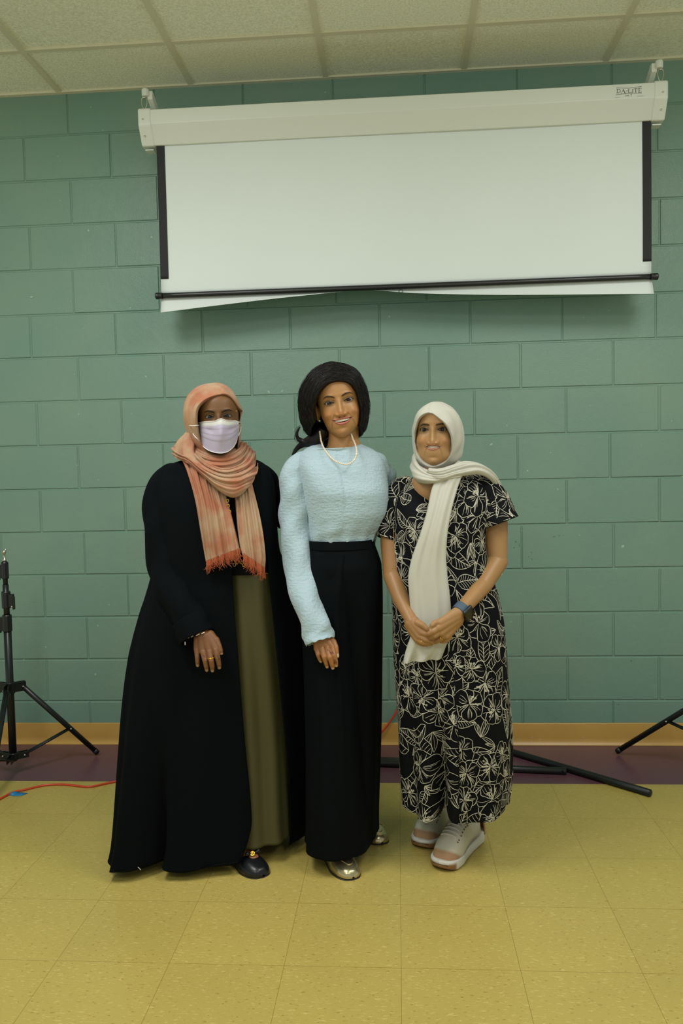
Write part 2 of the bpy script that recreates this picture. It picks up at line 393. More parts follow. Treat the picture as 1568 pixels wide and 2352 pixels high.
for i in range(len(gx)-1):
    for j in range(len(ys)-1):
        dz = rng.normal(0, .0012); t1 = rng.normal(0, .002)
        V, F = box(gx[i]+.002, gx[i+1]-.002, ys[j+1]+.002, ys[j]-.002, ZC+.008, ZC+.026)
        V[:, 2] += dz+(V[:, 0]-gx[i])*t1
        mb.add(V, F)
V, F = box(-3.1, 6.2, -5.3, .0, ZC+.05, ZC+.1); mb.add(V, F)
ceil = mb.build('ceiling', M_ct, smooth=False); tag(ceil, kind='structure')
mb = MB()
for x in gx:
    V, F = box(x-.012, x+.012, -5.3, 0, ZC, ZC+.012); mb.add(V, F)
    V, F = box(x-.0125, x+.0125, -.27-.0005, -.27+.0005, ZC-.0004, ZC+.004); mb.add(V, F)
for y in gy:
    V, F = box(gx[0], gx[-1], y-.012, y+.012, ZC+.0006, ZC+.012); mb.add(V, F)
V, F = box(-3, 6.2, -.022, .0, ZC-.001, ZC+.008); mb.add(V, F)
g = mb.build('trim_1', M_grid, smooth=False); tag(g, kind='structure')
# ================================================================== PROJECTOR SCREEN
M_white = mat('powder_white', (210, 216, 206), .38)
M_scr = mat('screen_fabric', (208, 217, 213), .8, noise=(2, .02))
M_blk = mat('satin_black', (18, 22, 22), .38)
M_blkcloth = mat('black_border', (17, 20, 20), .7)
M_steel = mat('bare_steel', (190, 188, 176), .3, metal=.9)
M_ink = mat('label_ink', (62, 68, 64), .6)
YS = -0.19          # screen fabric plane
HY0, HY1 = -.245, -.135
hl, hr = P(340, 280, HY0), P(1500, 205, HY0)
Zt = P(900, 222, HY0)[2]; Zk = P(900, 255, HY0)[2]; Zb = P(900, 303, HY0+.03)[2]
scr = empty('projector_screen', ((hl[0]+hr[0])/2, -.19, Zt), 'large white pull-down projector screen hanging on the green block wall', 'projector screen')
XL = P(317, 280, HY0)[0]; XR = P(1534, 205, HY0)[0]
# housing section (y,z): six-sided case
sec = [(HY0+.012, Zt+.006), (HY0, Zt), (HY0, Zk), (HY0+.045, Zb), (HY1-.02, Zb), (HY1, Zk), (HY1, Zt+.006)]
def extr(sec, x0, x1):
    n = len(sec); V = [(x0, y, z) for y, z in sec]+[(x1, y, z) for y, z in sec]
    F = [[i, (i+1) % n, n+(i+1) % n, n+i] for i in range(n)]+[list(range(n))[::-1], [n+i for i in range(n)]]
    return np.array(V), F
def bev(o, w_, seg=2):
    m = o.modifiers.new('bevel', 'BEVEL'); m.width = w_; m.segments = seg; m.limit_method = 'ANGLE'; return o
V, F = extr(sec, XL+.045, XR-.045)
hous = bev(mk('housing', V, F, M_white, scr, smooth=False), .002)
def grow(sec, e):
    cy = np.mean([s[0] for s in sec]); cz = np.mean([s[1] for s in sec])
    return [(y+e*np.sign(y-cy), z+e*np.sign(z-cz)) for y, z in sec]
for s, x in ((1, XL), (-1, XR)):
    V, F = extr(grow(sec, .004), min(x, x+s*.055), max(x, x+s*.055))
    e = bev(mk('end_cap', V, F, M_white, scr, smooth=False), .006, 3)
    for (yy, zz) in ((HY0-.0045, Zk+.018), (HY0+.018, Zb+.03)):
        V, F = lathe((x+s*.022, yy, zz), [(.0038, 0), (.0038, -.0012), (.003, -.0022)], 12, axis=1); mk('screw', V, F, M_steel, e)
    # lower lip of the cap
    V, F = box(min(x+s*.012, x+s*.048), max(x+s*.012, x+s*.048), HY0+.05, HY1-.02, Zb-.018, Zb-.014); mk('lip', V, F, M_white, e, smooth=False)
# wall brackets, hook loops
for s, x, zt_ in ((1, XL, Zt+.085), (-1, XR, Zt+.085)):
    xb = x+s*.050
    mb = MB()
    V = []
    for (y, z) in ((0.0, Zt+.075), (0.0, Zt+.005), (HY1+.0, Zt-.02), (HY0+.03, Zt+.062), (HY0-.005, Zt+.085), (HY0-.005, Zt+.100), (HY0+.05, Zt+.1)):
        V.append((y, z))
    sec2 = [(0.0, Zt-.03), (-.06, Zt-.03), (HY0+.015, Zt+.05), (HY0+.015, Zt+.085), (HY0+.035, Zt+.085), (-.04, Zt+.0), (0.0, Zt+.03)]
    V, F = extr(sec2, xb-.011, xb+.011); mb.add(V, F)
    V, F = lathe((xb-s*.018, HY0+.012, Zt+.06), [(.0, 0), (.013, 0), (.0155, .003), (.0155, .028), (.012, .032), (0, .032)], 20); mb.add(V, F)
    bk = mb.build('wall_bracket', M_white, scr, smooth=False); bev(bk, .002)
    xc = xb-s*.024; c = np.array([xc, HY0+.012, Zt+.03])
    t = np.linspace(0, 2*np.pi, 25)
    loop = np.stack([xc+.0115*np.sin(t)*(1+.3*np.cos(t)), HY0+.012+0*t, Zt+.034+.026*np.cos(t)], -1)
    mb = MB(); V, F = tube(loop, .0022, 8, False); mb.add(V, F)
    V, F = lathe((xc, HY0+.012, Zt+.052), [(.004, 0), (.006, .002), (.006, .007), (.004, .009)], 10); mb.add(V, F)
    mb.build('hanging_loop', M_steel, scr)
# fabric: white field, black side borders, white drop at the foot, curled lower flap
XfL, XfR = P(359, 330, YS)[0], P(1494, 300, YS)[0]
z_w = lambda x, py0, py1, x0=359, x1=1494: 0
def zat(pyl, pyr, x, Y=YS):
    a = P(370, pyl, Y); b = P(1494, pyr, Y); return a[2]+(b[2]-a[2])*(x-a[0])/(b[0]-a[0])
nx, nz = 60, 40
def fab(xa, xb, za, zb_, yo, name, m, parent, wav=.0):
    xs = np.linspace(xa, xb, nx); V = []
    for j in range(nz):
        v = j/(nz-1)
        for x in xs:
            z0 = za(x); z1 = zb_(x); z = z0+(z1-z0)*v
            V.append((x, YS+yo+.003*math.sin(3.1*v+x)+.002*math.sin(x*4), z))
    o = mk(name, V, grid_faces(nz, nx), m, parent); solid(o, .0008); return o
bwid = .035
zT = lambda x: Zb+.02
zBord = lambda x: zat(641, 601, x)
zBar = lambda x: zat(679, 634, x)
fabric = fab(XfL, XfR, zT, lambda x: zBar(x)+.005, 0.0, 'screen_fabric', M_scr, scr)
for xa, xb in ((XfL-.0005, XfL+bwid), (XfR-bwid, XfR+.0005)):
    fab(xa, xb, zT, zBord, -.0022, 'side_border', M_blkcloth, fabric)
# flap hanging below the bar: loose at both ends, rolled up in the middle
xs = np.linspace(XfL-.001, XfR+.003, 90); V = []
top = zBar
wl = lambda x: pch(x, [XfL, XfL+.25, XfL+.6, XfL+.88, XfL+1.1, XfL+1.45, XfR], [zat(721, 0, XfL) if False else P(370, 720, YS)[2], P(540, 702, YS)[2], P(790, 678, YS)[2], P(915, 665, YS)[2], P(1100, 669, YS)[2], P(1300, 673, YS)[2], P(1498, 677, YS)[2]])
for j in range(14):
    v = j/13
    for x in xs:
        z0 = top(x)+.004; z1 = float(wl(x)); V.append((x+.004*v*(x > XfR-.1), YS+.004-.018*v*v-.004*math.sin(x*3), z0+(z1-z0)*v))
fl = mk('lower_flap', V, grid_faces(14, 90), M_scr, fabric); solid(fl, .0008)
# bottom bar and end caps, pull ring
aL, aR = P(357, 680, YS-.014), P(1511, 635, YS-.014)
V, F = tube(np.linspace(aL+np.array([.012, 0, 0]), aR-np.array([.012, 0, 0]), 30), .0115, 18)
bar = mk('bottom_bar', V, F, M_blk, scr)
dv = (aR-aL)/np.linalg.norm(aR-aL)
for a, s in ((aL, 1), (aR, -1)):
    V, F = tube([a, a+dv*s*.003, a+dv*s*.004, a+dv*s*.030], [.010, .0145, .0145, .0140], 18); mk('bar_cap', V, F, M_blk, bar)
c = P(920, 668, YS-.02); t = np.linspace(0, 2*np.pi, 20)
V, F = tube(np.stack([c[0]+.008*np.cos(t), c[1]+0*t, c[2]+.007*np.sin(t)-.002], -1), .0013, 8, False); mk('pull_ring', V, F, M_blk, bar)
# maker's label on the housing: D A - L I T E between two converging rules, small script below
def strokes(mb, segs, org, ex, ez, off, wd):
    """flat raised strokes; segs list of polylines in label units"""
    for s in segs:
        s = np.asarray(s[0], float), s[1]
        pts = s[0]; w0 = s[1]*wd
        for a, b_ in zip(pts[:-1], pts[1:]):
            d = b_-a; L_ = np.linalg.norm(d)+1e-9; n = np.array([-d[1], d[0]])/L_*w0/2; d = d/L_*w0*.3
            q = [a-d-n, b_+d-n, b_+d+n, a-d+n]
            V = [org+ex*p[0]+ez*p[1]+off for p in q]; mb.add(V, [[0, 1, 2, 3]])
org = P(1414, 217, HY0-.0012); e1 = P(1473, 214.5, HY0-.0012)-org; ex = e1/6.0; ez = np.array([0, 0, np.linalg.norm(ex)])
mb = MB(); arc = lambda cx, cy, rx, ry, a0, a1, n=9: [(cx+rx*math.cos(t), cy+ry*math.sin(t)) for t in np.linspace(a0, a1, n)]
h0, h1 = .35, 1.25
SEG = []
SEG += [([(.35, h0), (.35, h1)], 1.1), ([(.15, h1), (.6, h1)], .6), ([(.15, h0), (.6, h0)], .6), (arc(.55, .8, .5, .45, math.pi/2, -math.pi/2), .9)]        # D
SEG += [([(1.25, h0-.1), (1.75, 1.15)], .6), ([(1.75, 1.15), (2.15, h0-.1)], 1.3), ([(1.45, .65), (1.98, .65)], .5), ([(1.1, h0-.1), (1.45, h0-.1)], .5), ([(1.95, h0-.1), (2.35, h0-.1)], .5)]  # A
SEG += [([(2.4, .72), (2.75, .72)], .9)]                                                                                       # -
SEG += [([(3.0, .3), (3.0, 1.1)], 1.2), ([(2.85, 1.1), (3.2, 1.1)], .5), ([(2.85, .3), (3.6, .3), (3.65, .5)], .6)]              # L
SEG += [([(3.95, .3), (3.95, 1.12)], 1.2), ([(3.8, 1.12), (4.1, 1.12)], .5), ([(3.8, .3), (4.1, .3)], .5)]                      # I
SEG += [([(4.65, .3), (4.65, 1.18)], 1.2), ([(4.25, 1.0), (4.28, 1.18), (5.02, 1.18), (5.05, 1.0)], .6), ([(4.5, .3), (4.8, .3)], .5)]  # T
SEG += [([(5.4, .25), (5.4, 1.25)], 1.2), ([(5.25, 1.25), (5.9, 1.25), (5.93, 1.05)], .6), ([(5.25, .25), (5.9, .25), (5.95, .5)], .6), ([(5.4, .75), (5.75, .75)], .5)]  # E
SEG += [([(.1, 1.55), (3, 1.35), (6, 1.62)], .7), ([(.0, -.05), (3, .15), (6, .08)], .7)]
SEG += [(arc(2.3, -.35, .12, .2, 1.2, 5, 6), .5), (arc(2.6, -.35, .1, .13, 0, 6.2, 7), .5), ([(2.85, -.5), (2.85, -.2), (3.0, -.3), (3.0, -.5)], .5), ([(3.5, -.65), (3.62, 0.0)], .5), ([(3.4, -.1), (3.75, -.08)], .5)]
SEG += [([(x, -.72), (x+.16, -.72)], .5) for x in (-.25, .0, .25, .5, .75)]+[([(x, -.6), (x+.16, -.6)], .5) for x in (5.0, 5.25, 5.5, 5.75, 6.0, 6.25)]
strokes(mb, SEG, org, ex, ez, np.array([0, 0, 0.]), .10)
tag(mb.build('label_lettering', M_ink, hous, smooth=False), label='grey maker lettering printed on the housing')

# ================================================================== LIGHT STANDS
M_stand = mat('black_stand', (20, 25, 25), .34, spec=.4)
def light_stand(name, c, top, foots, label, zc_=.40, spigot=True):
    """c = (x,y) of the pole; foots = list of foot points on the floor"""
    st = empty(name, (c[0], c[1], 0), label, 'light stand', 'black tripod light stands')
    cx, cy = c
    stages = [(.07, .82, .0150), (.82, 1.02, .0125), (1.02, top, .0105)]
    V, F = tube([(cx, cy, .075), (cx, cy, top-.24)], .0158, 18); mk('pole', V, F, M_stand, st)
    mb = MB()
    V, F = tube([(cx, cy, top-.26), (cx, cy, top-.10)], .0125, 16); mb.add(V, F)
    V, F = tube([(cx, cy, top-.12), (cx, cy, top)], .0100, 16); mb.add(V, F)
    mb.build('extension_tube', M_stand, st)
    for z, s, r in ((top-.30, -1, .0195), (top-.20, 1, .0185), (top-.075, -1, .0150)):
        mb = MB()
        V, F = lathe((cx, cy, z), [(r-.002, 0), (r, .003), (r, .068), (r-.002, .072)], 18); mb.add(V, F)
        V, F = box(cx+s*(r+.004)-.010, cx+s*(r+.004)+.010, cy-.010, cy+.010, z+.004, z+.060, .003); mb.add(V, F)
        V, F = box(cx+s*(r+.013)-.003, cx+s*(r+.013)+.004, cy-.008, cy+.008, z-.006, z+.050, .002); mb.add(V, F)
        cl = mb.build('clamp_collar', M_stand, st, smooth=False)
        V, F = lathe((cx+s*(r+.010), cy-.0105, z+.008), [(.0035, 0), (.0035, -.002), (.002, -.003)], 10, axis=1); mk('bolt', V, F, M_steel, cl)
    if spigot:
        mb = MB()
        V, F = lathe((cx, cy, top-.002), [(.008, 0), (.008, .010), (.0045, .014), (.0045, .034), (.0075, .036), (.0075, .046), (.003, .048)], 14); mb.add(V, F)
        V, F = tube([(cx, cy-.002, top+.036), (cx+.010, cy-.004, top+.052)], .0035, 8); mb.add(V, F)
        mk_ = mb.build('spigot', M_steel, st)
    # spreader collars
    zh, zl = zc_, .075
    for z, h in ((zh-.03, .05), (zl-.012, .035)):
        mb = MB(); V, F = lathe((cx, cy, z), [(.018, 0), (.021, .003), (.021, h-.003), (.018, h)], 20); mb.add(V, F)
        for f in foots:
            d = np.array([f[0]-cx, f[1]-cy]); d /= np.linalg.norm(d); pr = np.array([-d[1], d[0]])
            for s in (-1, 1):
                a = np.array([cx, cy])+d*.015+pr*s*.009; b_ = np.array([cx, cy])+d*.062+pr*s*.009
                V, F = box(-.5, .5, -.5, .5, -.5, .5, 0)
                V = np.array([np.append((a+b_)/2+d*v[0]*.050+pr*v[1]*.004, z+h/2+v[2]*h*.8) for v in V]); mb.add(V, F)
        mb.build('spreader_collar', M_stand, st, smooth=False)
    for f in foots:
        d = np.array([f[0]-cx, f[1]-cy, 0]); L_ = np.linalg.norm(d); d /= L_
        a = np.array([cx, cy, zh-.005])+d*.050; b_ = np.array([f[0], f[1], .012])
        V, F = tube([a, b_], .0115, 14); lg = mk('leg', V, F, M_stand, st)
        e = (b_-a)/np.linalg.norm(b_-a)
        V, F = tube([b_-e*.022, b_-e*.002], .0128, 14); mk('rubber_foot', V, F, M_blk, lg)
        q = a+(b_-a)*.62; p0 = np.array([cx, cy, zl+.005])+d*.045
        mb = MB()
        for s in (-1, 1):
            pr = np.array([-d[1], d[0], 0])*s*.007
            V, F = tube([p0+pr, q+pr], .0048, 6); mb.add(V, F)
        br = mb.build('brace', M_stand, st)
        for pt in (a, q, p0):
            pr = np.array([-d[1], d[0], 0]); pr = pr*(-1 if pr[1] > 0 else 1)
            V, F = sphere(pt+pr*.0135, .0042, 10, 6); mk('rivet', V, F, M_steel, lg)
    return st
pc = P(24, 1600, -.40)
f1 = PZ(224, 1729, .012)
ang = math.atan2(f1[1]+.40, f1[0]-pc[0]); Lr = math.hypot(f1[1]+.40, f1[0]-pc[0])
fo = [(pc[0]+Lr*math.cos(ang+k), -.40+Lr*math.sin(ang+k)) for k in (0, 2*math.pi/3*1.0, -2*math.pi/3)]
ztop = P(14, 1289, -.40)[2]
light_stand('light_stand', (pc[0], -.40), ztop, fo, 'black tripod light stand by the wall, left of the group, near the blue tape', P(40, 1577, -.40)[2])
# right-hand stand: only one leg reaches into the frame
f2 = PZ(1416, 1726, .012); s2 = np.array([2.93, -.48])
a2 = math.atan2(f2[1]-s2[1], f2[0]-s2[0]); L2 = math.hypot(f2[1]-s2[1], f2[0]-s2[0])
fo = [(s2[0]+L2*math.cos(a2+k), s2[1]+L2*math.sin(a2+k)) for k in (0, 2*math.pi/3, -2*math.pi/3)]
light_stand('light_stand', tuple(s2), 1.6, fo, 'black tripod light stand at the right edge, only one slanting leg showing', .48)

# poles lying on the floor behind the guests
def pole(pts, r, label, grp='black poles lying on the floor'):
    p = np.array(pts, float)
    mid = p.mean(0)
    d = (p[1]-p[0])/np.linalg.norm(p[1]-p[0])
    V, F = tube([p[0], p[0]+d*.002, p[1]-d*.002, p[1]], [r-.002, r, r, r-.002], 18)
    root = mk('metal_pole', V, F, M_stand, None, loc=(mid[0], mid[1], 0)); tag(root, label, 'pole', grp)
    return root, d
R0 = .0145
p1 = pole([PZ(1085, 1700, R0), PZ(1494, 1822, R0)], R0, 'long black metal pole lying diagonally on the floor, pointing out toward the yellow tiles')[0]
hpA = PZ(840, 1752, R0); hpB = PZ(1300, 1771, R0)
root, d = pole([hpA, hpB], R0, 'black pole lying level on the purple tiles, drilled end under the diagonal pole')
V, F = tube([hpB-d*.016+np.array([0, -.0146, .004]), hpB-d*.012+np.array([0, -.0152, .004])], .005, 10); mk('drill_hole', V, F, M_blkcloth, root)
for off in (.030, .057):
    a = hpA+np.array([0, off, -.004]); b_ = PZ(1130, 1762, R0)+np.array([0, off, -.004])
    pole([a, b_], .0105, ('thin black floor pole right behind the thick level pole' if off < .04 else 'thin black floor pole nearest the baseboard'))
# orange-red extension cord and its blue tape
M_cord = mat('orange_cord', (196, 66, 34), .42)
r = .0045
pts = [PZ(-120, 1905, r), PZ(-50, 1865, r), PZ(0, 1835, r), PZ(30, 1820, r), PZ(60, 1813, r), PZ(100, 1804, r), PZ(140, 1801.5, r), PZ(170, 1804, r), PZ(205, 1807, r), PZ(245, 1799, r), PZ(285, 1791, r)]
pts += [PZ(340, 1778, r), PZ(450, 1762, r), PZ(600, 1748, r), PZ(740, 1735, r), PZ(820, 1722, r), np.array([1.31, -.035, r]), P(868, 1688, -.020), P(880, 1677, -.018), P(895, 1658, -.012), P(910, 1634, -.010), P(925, 1600, -.008), P(930, 1560, -.008)]
V, F = tube(cr(pts, 220), r, 10)
tag(mk('extension_cord', V, F, M_cord, None, loc=(0.3, -.45, 0)), 'thin orange-red cord running along the floor behind the guests and up the wall', 'cord')
M_tape = mat('blue_tape', (28, 124, 176), .5)
t0 = PZ(22, 1822, .0); V = []
for i in range(12):
    u = i/11; c0 = PZ(26+30*u, 1823.5+1.5*u, .001); wd = .012+.006*math.sin(u*3.1)
    h = .0092*math.exp(-((u-.12)/.12)**2)
    V += [c0+np.array([.01, wd, h*.5]), c0+np.array([0, 0, h+.0006]), c0+np.array([-.006, -wd, h*.3])]
V = np.array(V); V[:, 2] = np.maximum(V[:, 2], .0012)
tp = mk('tape_strip', V, grid_faces(12, 3), M_tape, None, loc=(float(t0[0]), float(t0[1]), 0)); solid(tp, .0004, 1)
tag(tp, 'small strip of blue tape holding the cord to the yellow floor', 'tape')
# ================================================================== SHOES (shared last shape)
def shoe_shell(heel, toe, width=.088, h_toe=.040, h_mid=.055, h_heel=.05, zbase=0.0, pointy=2.3, open_from=.42, dish=.012, n=60, m=48, grow=0.0, zcut=None):
    """heel, toe: floor points (x,y). returns grid of a closed-toe shoe; rings across the length, dished behind open_from"""
    heel = np.array([heel[0], heel[1]]); toe = np.array([toe[0], toe[1]]); L_ = np.linalg.norm(toe-heel); d = (toe-heel)/L_; pr = np.array([d[1], -d[0]])
    t = (1-np.cos(np.linspace(0, np.pi, n)))/2; G = np.zeros((n, m, 3)); a = np.linspace(0, 2*np.pi, m, endpoint=False)
    for i, u in enumerate(t):
        w_ = width/2*pch(u, [0, .04, .15, .35, .55, .72, .86, .95, .985, 1.0], [.02, .42, .70, .74, .86, 1.0, .90, .66, .42, .10]); w_ = float(w_)
        h = float(pch(u, [0, .05, .3, .5, .7, .9, .97, 1], [.3*h_heel, h_heel, h_mid*.9, h_mid, (h_mid+h_toe)/2, h_toe*.80, h_toe*.55, .15*h_toe]))
        off = .006*math.sin(u*3.0)
        for j, q in enumerate(a):
            c, s = math.cos(q), math.sin(q)
            x = w_*np.sign(c)*abs(c)**.8+off
            z = h*(s**.85) if s > 0 else -.0*s
            if s > 0 and u < open_from:
                k = ss(.75, .25, abs(c))*ss(open_from, open_from-.10, u)*ss(0.02, .10, u); z = z*(1-k)+k*dish
            if s < 0: x *= 1-.10*abs(s); z = 0
            p = heel+d*(u*L_)+pr*x
            G[i, j] = (p[0], p[1], zbase+z)
    return G, (heel, d, pr, L_)
# ================================================================== PEOPLE: shared builders
HZ = np.array([.115, .110, .100, .085, .065, .045, .025, .005, -.015, -.035, -.050, -.065, -.080, -.092, -.102, -.110, -.116, -.121])
HW = np.array([.006, .028, .045, .058, .068, .0725, .0735, .0725, .0710, .0690, .0665, .0620, .0555, .0470, .0370, .0265, .015, .002])
HF = np.array([.006, .034, .055, .073, .085, .0905, .0925, .0905, .0890, .0885, .0885, .0885, .0875, .0865, .0845, .0790, .064, .004])
HB = np.array([.006, .040, .064, .080, .090, .0950, .0960, .0950, .0920, .0850, .0750, .0620, .0500, .0400, .0300, .0200, .010, .002])
def head(q):
    """sculpted head and neck, face towards -Y, origin between the eyes on the head axis. returns V,F,C and helper surf(x,z)"""
    EX = q.get('ex', .0335); jw = q.get('jaw', 1.0); ck = q.get('cheek', 0.0); smile = q.get('mouth') is not None
    zz = np.concatenate([np.linspace(.1149, .072, 22)[:-1], np.linspace(.072, -.124, 218)[:-1], np.linspace(-.124, -.21, 22)])
    th = np.concatenate([np.linspace(-1.32, 1.32, 250), np.linspace(1.32, 2*np.pi-1.32, 46)[1:-1]])
    TH, ZZ = np.meshgrid(th, zz); sx, cyv = np.sin(TH), -np.cos(TH)          # direction (x,y)
    W = pch(ZZ, HZ, HW)*np.where(ZZ < 0, 1+(jw-1)*ss(0, -.06, ZZ), 1); Fd = pch(ZZ, HZ, HF); Bd = pch(ZZ, HZ, HB)
    W = W*(1+q.get('chinw', 0)*ss(-.055, -.095, ZZ))
    sk_ = 1-(1-q.get('skull', 1.0))*ss(.055, .105, ZZ); W = W*sk_; Fd = Fd*sk_; Bd = Bd*sk_*(q.get('back', 1.0))
    W = np.where(ZZ < -.1215, 1e-3, W); Fd = np.where(ZZ < -.1215, 1e-3, Fd); Bd = np.where(ZZ < -.1215, 1e-3, Bd)
    n = 2.25-.25*ss(-.05, -.10, ZZ)
    D = np.where(cyv < 0, Fd, Bd)
    r = ((np.abs(sx)/W)**n+(np.abs(cyv)/D)**n)**(-1/n)
    # neck: ellipse about (0,.022)
    rx = q.get('neck', .052)*(1+.50*ss(-.115, -.20, ZZ)); ry = .056*(1+.2*ss(-.15, -.21, ZZ)); oy = .020
    a_ = (sx/rx)**2+(cyv/ry)**2; b_ = -2*cyv*oy/ry**2; c_ = (oy/ry)**2-1
    rn = (-b_+np.sqrt(np.maximum(b_*b_-4*a_*c_, 0)))/(2*a_)
    rn = np.where(ZZ > -.055, 1e-3, rn*ss(-.055, -.085, ZZ)+1e-3)
    k = .007; r = np.maximum(r, rn)+k*np.exp(-np.abs(r-rn)/k)*.35*(ZZ < -.07)
    X = r*sx; A = np.abs(X); fr = ss(.2, -.3, cyv)
    g = lambda x0, z0, s1, s2, A_, X_=None: A_*np.exp(-(((A if X_ is None else X_)-x0)/s1)**2-((ZZ-z0)/s2)**2)
    d = np.zeros_like(r)
    NA = pch(ZZ, [.03, .014, .002, -.012, -.026, -.037, -.044, -.050, -.055, -.060], [0, .0015, .0055, .0105, .0165, .0215, .0210, .0135, .0030, 0])*q.get('nose', 1)
    NA = np.where((ZZ > .03) | (ZZ < -.060), 0, NA)
    NS = pch(ZZ, [.03, .0, -.02, -.038, -.06], [.010, .0072, .0078, .0098, .0105])*q.get('nosew', 1)
    d += NA*np.exp(-(A/NS)**2)
    nw = q.get('nosew', 1)
    d += g(.0132*nw, -.0430, .0060, .0064, .0080)
    d -= g(.0072*nw, -.0520, .0032, .0026, .004)
    d -= g(.0205*nw, -.045, .004, .009, .0020)
    d += g(.0, -.0610, .009, .006, .0016)-g(0, -.062, .0025, .006, .0012)
    d -= g(EX, .001, .0175, .0130, .0080); d -= g(.0155, -.001, .007, .010, .0035)
    d += g(.031, .0215, .018, .006, .0022)
    d += g(.046, -.030, .018, .017, .0040+ck)
    d += g(.0, .055, .035, .03, .002)
    d += g(.0, -.0720, .027, .018, .0050)
    d += g(.0, -.1020, .015, .010, .0035); d -= g(.0, -.0885, .016, .0045, .0018)
    d += g(EX, .0, .0150, .0095, .0052)          # eyeball and lids
    C = np.tile(np.array(lin(q['skin'])), (r.size, 1)).reshape(r.shape+(3,))
    def tint(rgb, m):
        nonlocal C
        C = C*(1-m[..., None])+np.array(lin(rgb))*m[..., None]
    sk = np.array(q['skin'], float)
    tint(sk*np.array([1.03, .86, .80]), np.clip(g(.044, -.036, .020, .016, .35), 0, 1)*fr)
    tint(sk*np.array([1.02, .88, .84]), np.clip(g(0, -.044, .014, .010, .45), 0, 1)*fr)
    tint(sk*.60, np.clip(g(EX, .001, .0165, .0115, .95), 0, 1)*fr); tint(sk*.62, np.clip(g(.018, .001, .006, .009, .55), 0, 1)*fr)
    # eyes
    ex, ez = EX, 0.0; hw = q.get('eyew', .0148); zu, zl = q.get('eyeo', (.0058, .0042)); tl = q.get('tilt', .06)
    ue = (A-ex)/hw; zr = ZZ-ez-(A-ex)*tl
    up_ = zu*(1-np.clip(np.abs(ue), 0, 1)**2.3); lo_ = -zl*(1-np.clip(np.abs(ue), 0, 1)**2.0)
    inx = (np.abs(ue) < 1)
    sd = np.minimum(up_-zr, zr-lo_); sd = np.where(inx, sd, -.02)
    op = ss(-.0002, .0011, sd)*(fr > .5)
    lid = np.exp(-((sd+.0013)/.0013)**2)*(np.abs(ue) < 1.05)*fr
    d += .0010*lid; cut = op*.0065; d -= cut
    cre = np.exp(-((zr-(zu+.0042)*(1-.35*np.clip(ue, -1.2, 1.2)**2))/.0010)**2)*(np.abs(ue) < 1.15)*fr; d -= .0010*cre
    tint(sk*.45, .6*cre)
    lash = np.exp(-((zr-up_-.0008)/.0016)**2)*(np.abs(ue) < 1.12)*fr
    tint((26, 18, 14), np.clip(lash*q.get('lash', 1.0), 0, 1)); 
    lash2 = np.exp(-((zr-lo_+.0005)/.0009)**2)*(np.abs(ue) < 1.02)*fr; tint((60, 40, 28), lash2*.85)
    tint(sk*.72, op)
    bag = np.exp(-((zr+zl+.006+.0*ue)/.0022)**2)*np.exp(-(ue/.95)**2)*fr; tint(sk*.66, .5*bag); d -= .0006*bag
    # brows
    bz0, bz1, bz2 = q.get('brow', (.0165, .0245, .0170)); bt = 1.25*q.get('browt', .0030)
    bx = (A-.0115)/(.0520-.0115); bzc = np.where(bx < .62, bz0+(bz1-bz0)*np.sin(np.clip(bx/.62, 0, 1)*np.pi/2), bz1+(bz2-bz1)*((bx-.62)/.38)**1.6)
    bth = bt*np.where(bx < .25, .75+bx, 1.0)*np.where(bx > .55, np.clip(1-(bx-.55)/.5, .15, 1), 1)
    bm_ = np.exp(-np.abs((ZZ-bzc)/bth)**3)*ss(-.06, .08, bx)*ss(1.06, .92, bx)*fr
    stz = 1.0
    tint(q.get('browc', (30, 22, 18)), np.clip(bm_*stz*.95, 0, 1)); d += .0007*bm_
    # nostrils
    tint((44, 24, 16), np.clip(g(.0070*nw, -.0520, .0028, .0017, 1.0), 0, 1)*fr*.8)
    tint(sk*.74, np.clip(g(.0200*nw, -.0455, .0018, .005, .5), 0, 1)*fr)
    if smile:
        m = q['mouth']; zm, hwm, su, ho = m['z'], m['hw'], m['su'], m['ho']
        u = X/hwm; uc = np.clip(np.abs(u), 0, 1)
        zU = zm+su*uc**2; zL = zm-ho+(su+ho)*uc**2.2; inm = np.abs(u) < 1
        sdm = np.where(inm, np.minimum(zU-ZZ, ZZ-zL), -.02)
        om = ss(-.0002, .0012, sdm)*(fr > .5)
        tu = m.get('tu', .0052)*(1-uc**1.6)+.0009; tu = tu*(1-.22*np.exp(-(X/.003)**2)); tl_ = m.get('tl', .0075)*(1-uc**1.8)+.0008
        ul = ss(-.0008, .0004, ZZ-zU)*ss(.0009, -.0004, ZZ-zU-tu)*(np.abs(u) < 1.03)*fr
        ll = ss(.0008, -.0004, ZZ-zL)*ss(-.0009, .0004, ZZ-zL+tl_)*(np.abs(u) < 1.0)*fr
        ulh = np.sqrt(np.clip(1-(2*(ZZ-zU)/tu-1)**2, 0, 1))*ul; llh = np.sqrt(np.clip(1-(2*(zL-ZZ)/tl_-1)**2, 0, 1))*ll
        d += .0030*ulh+.0038*llh
        tint(m.get('lip', sk*np.array([.95, .68, .70])), np.clip(ul*.85, 0, 1)); tint(m.get('lip2', sk*np.array([1.0, .74, .74])), np.clip(ll*.85, 0, 1))
        d -= om*.0105; cut = cut+om*.0105; tint((38, 16, 12), om)
        cn = np.exp(-((A-hwm-.0015)/.003)**2-((ZZ-zm-su)/.003)**2)*fr; d -= .0012*cn; tint(sk*.66, cn*.5)
        # smile folds and cheeks
        fx_ = pch(ZZ, [-.040, -.050, -.062, -.074, -.088], np.array([.0165, .0215, .0275, .0325, .0345])+m.get('fw', 0)); f_ = np.exp(-((A-fx_)/.0026)**2)*ss(-.036, -.046, ZZ)*ss(-.096, -.074, ZZ)*fr
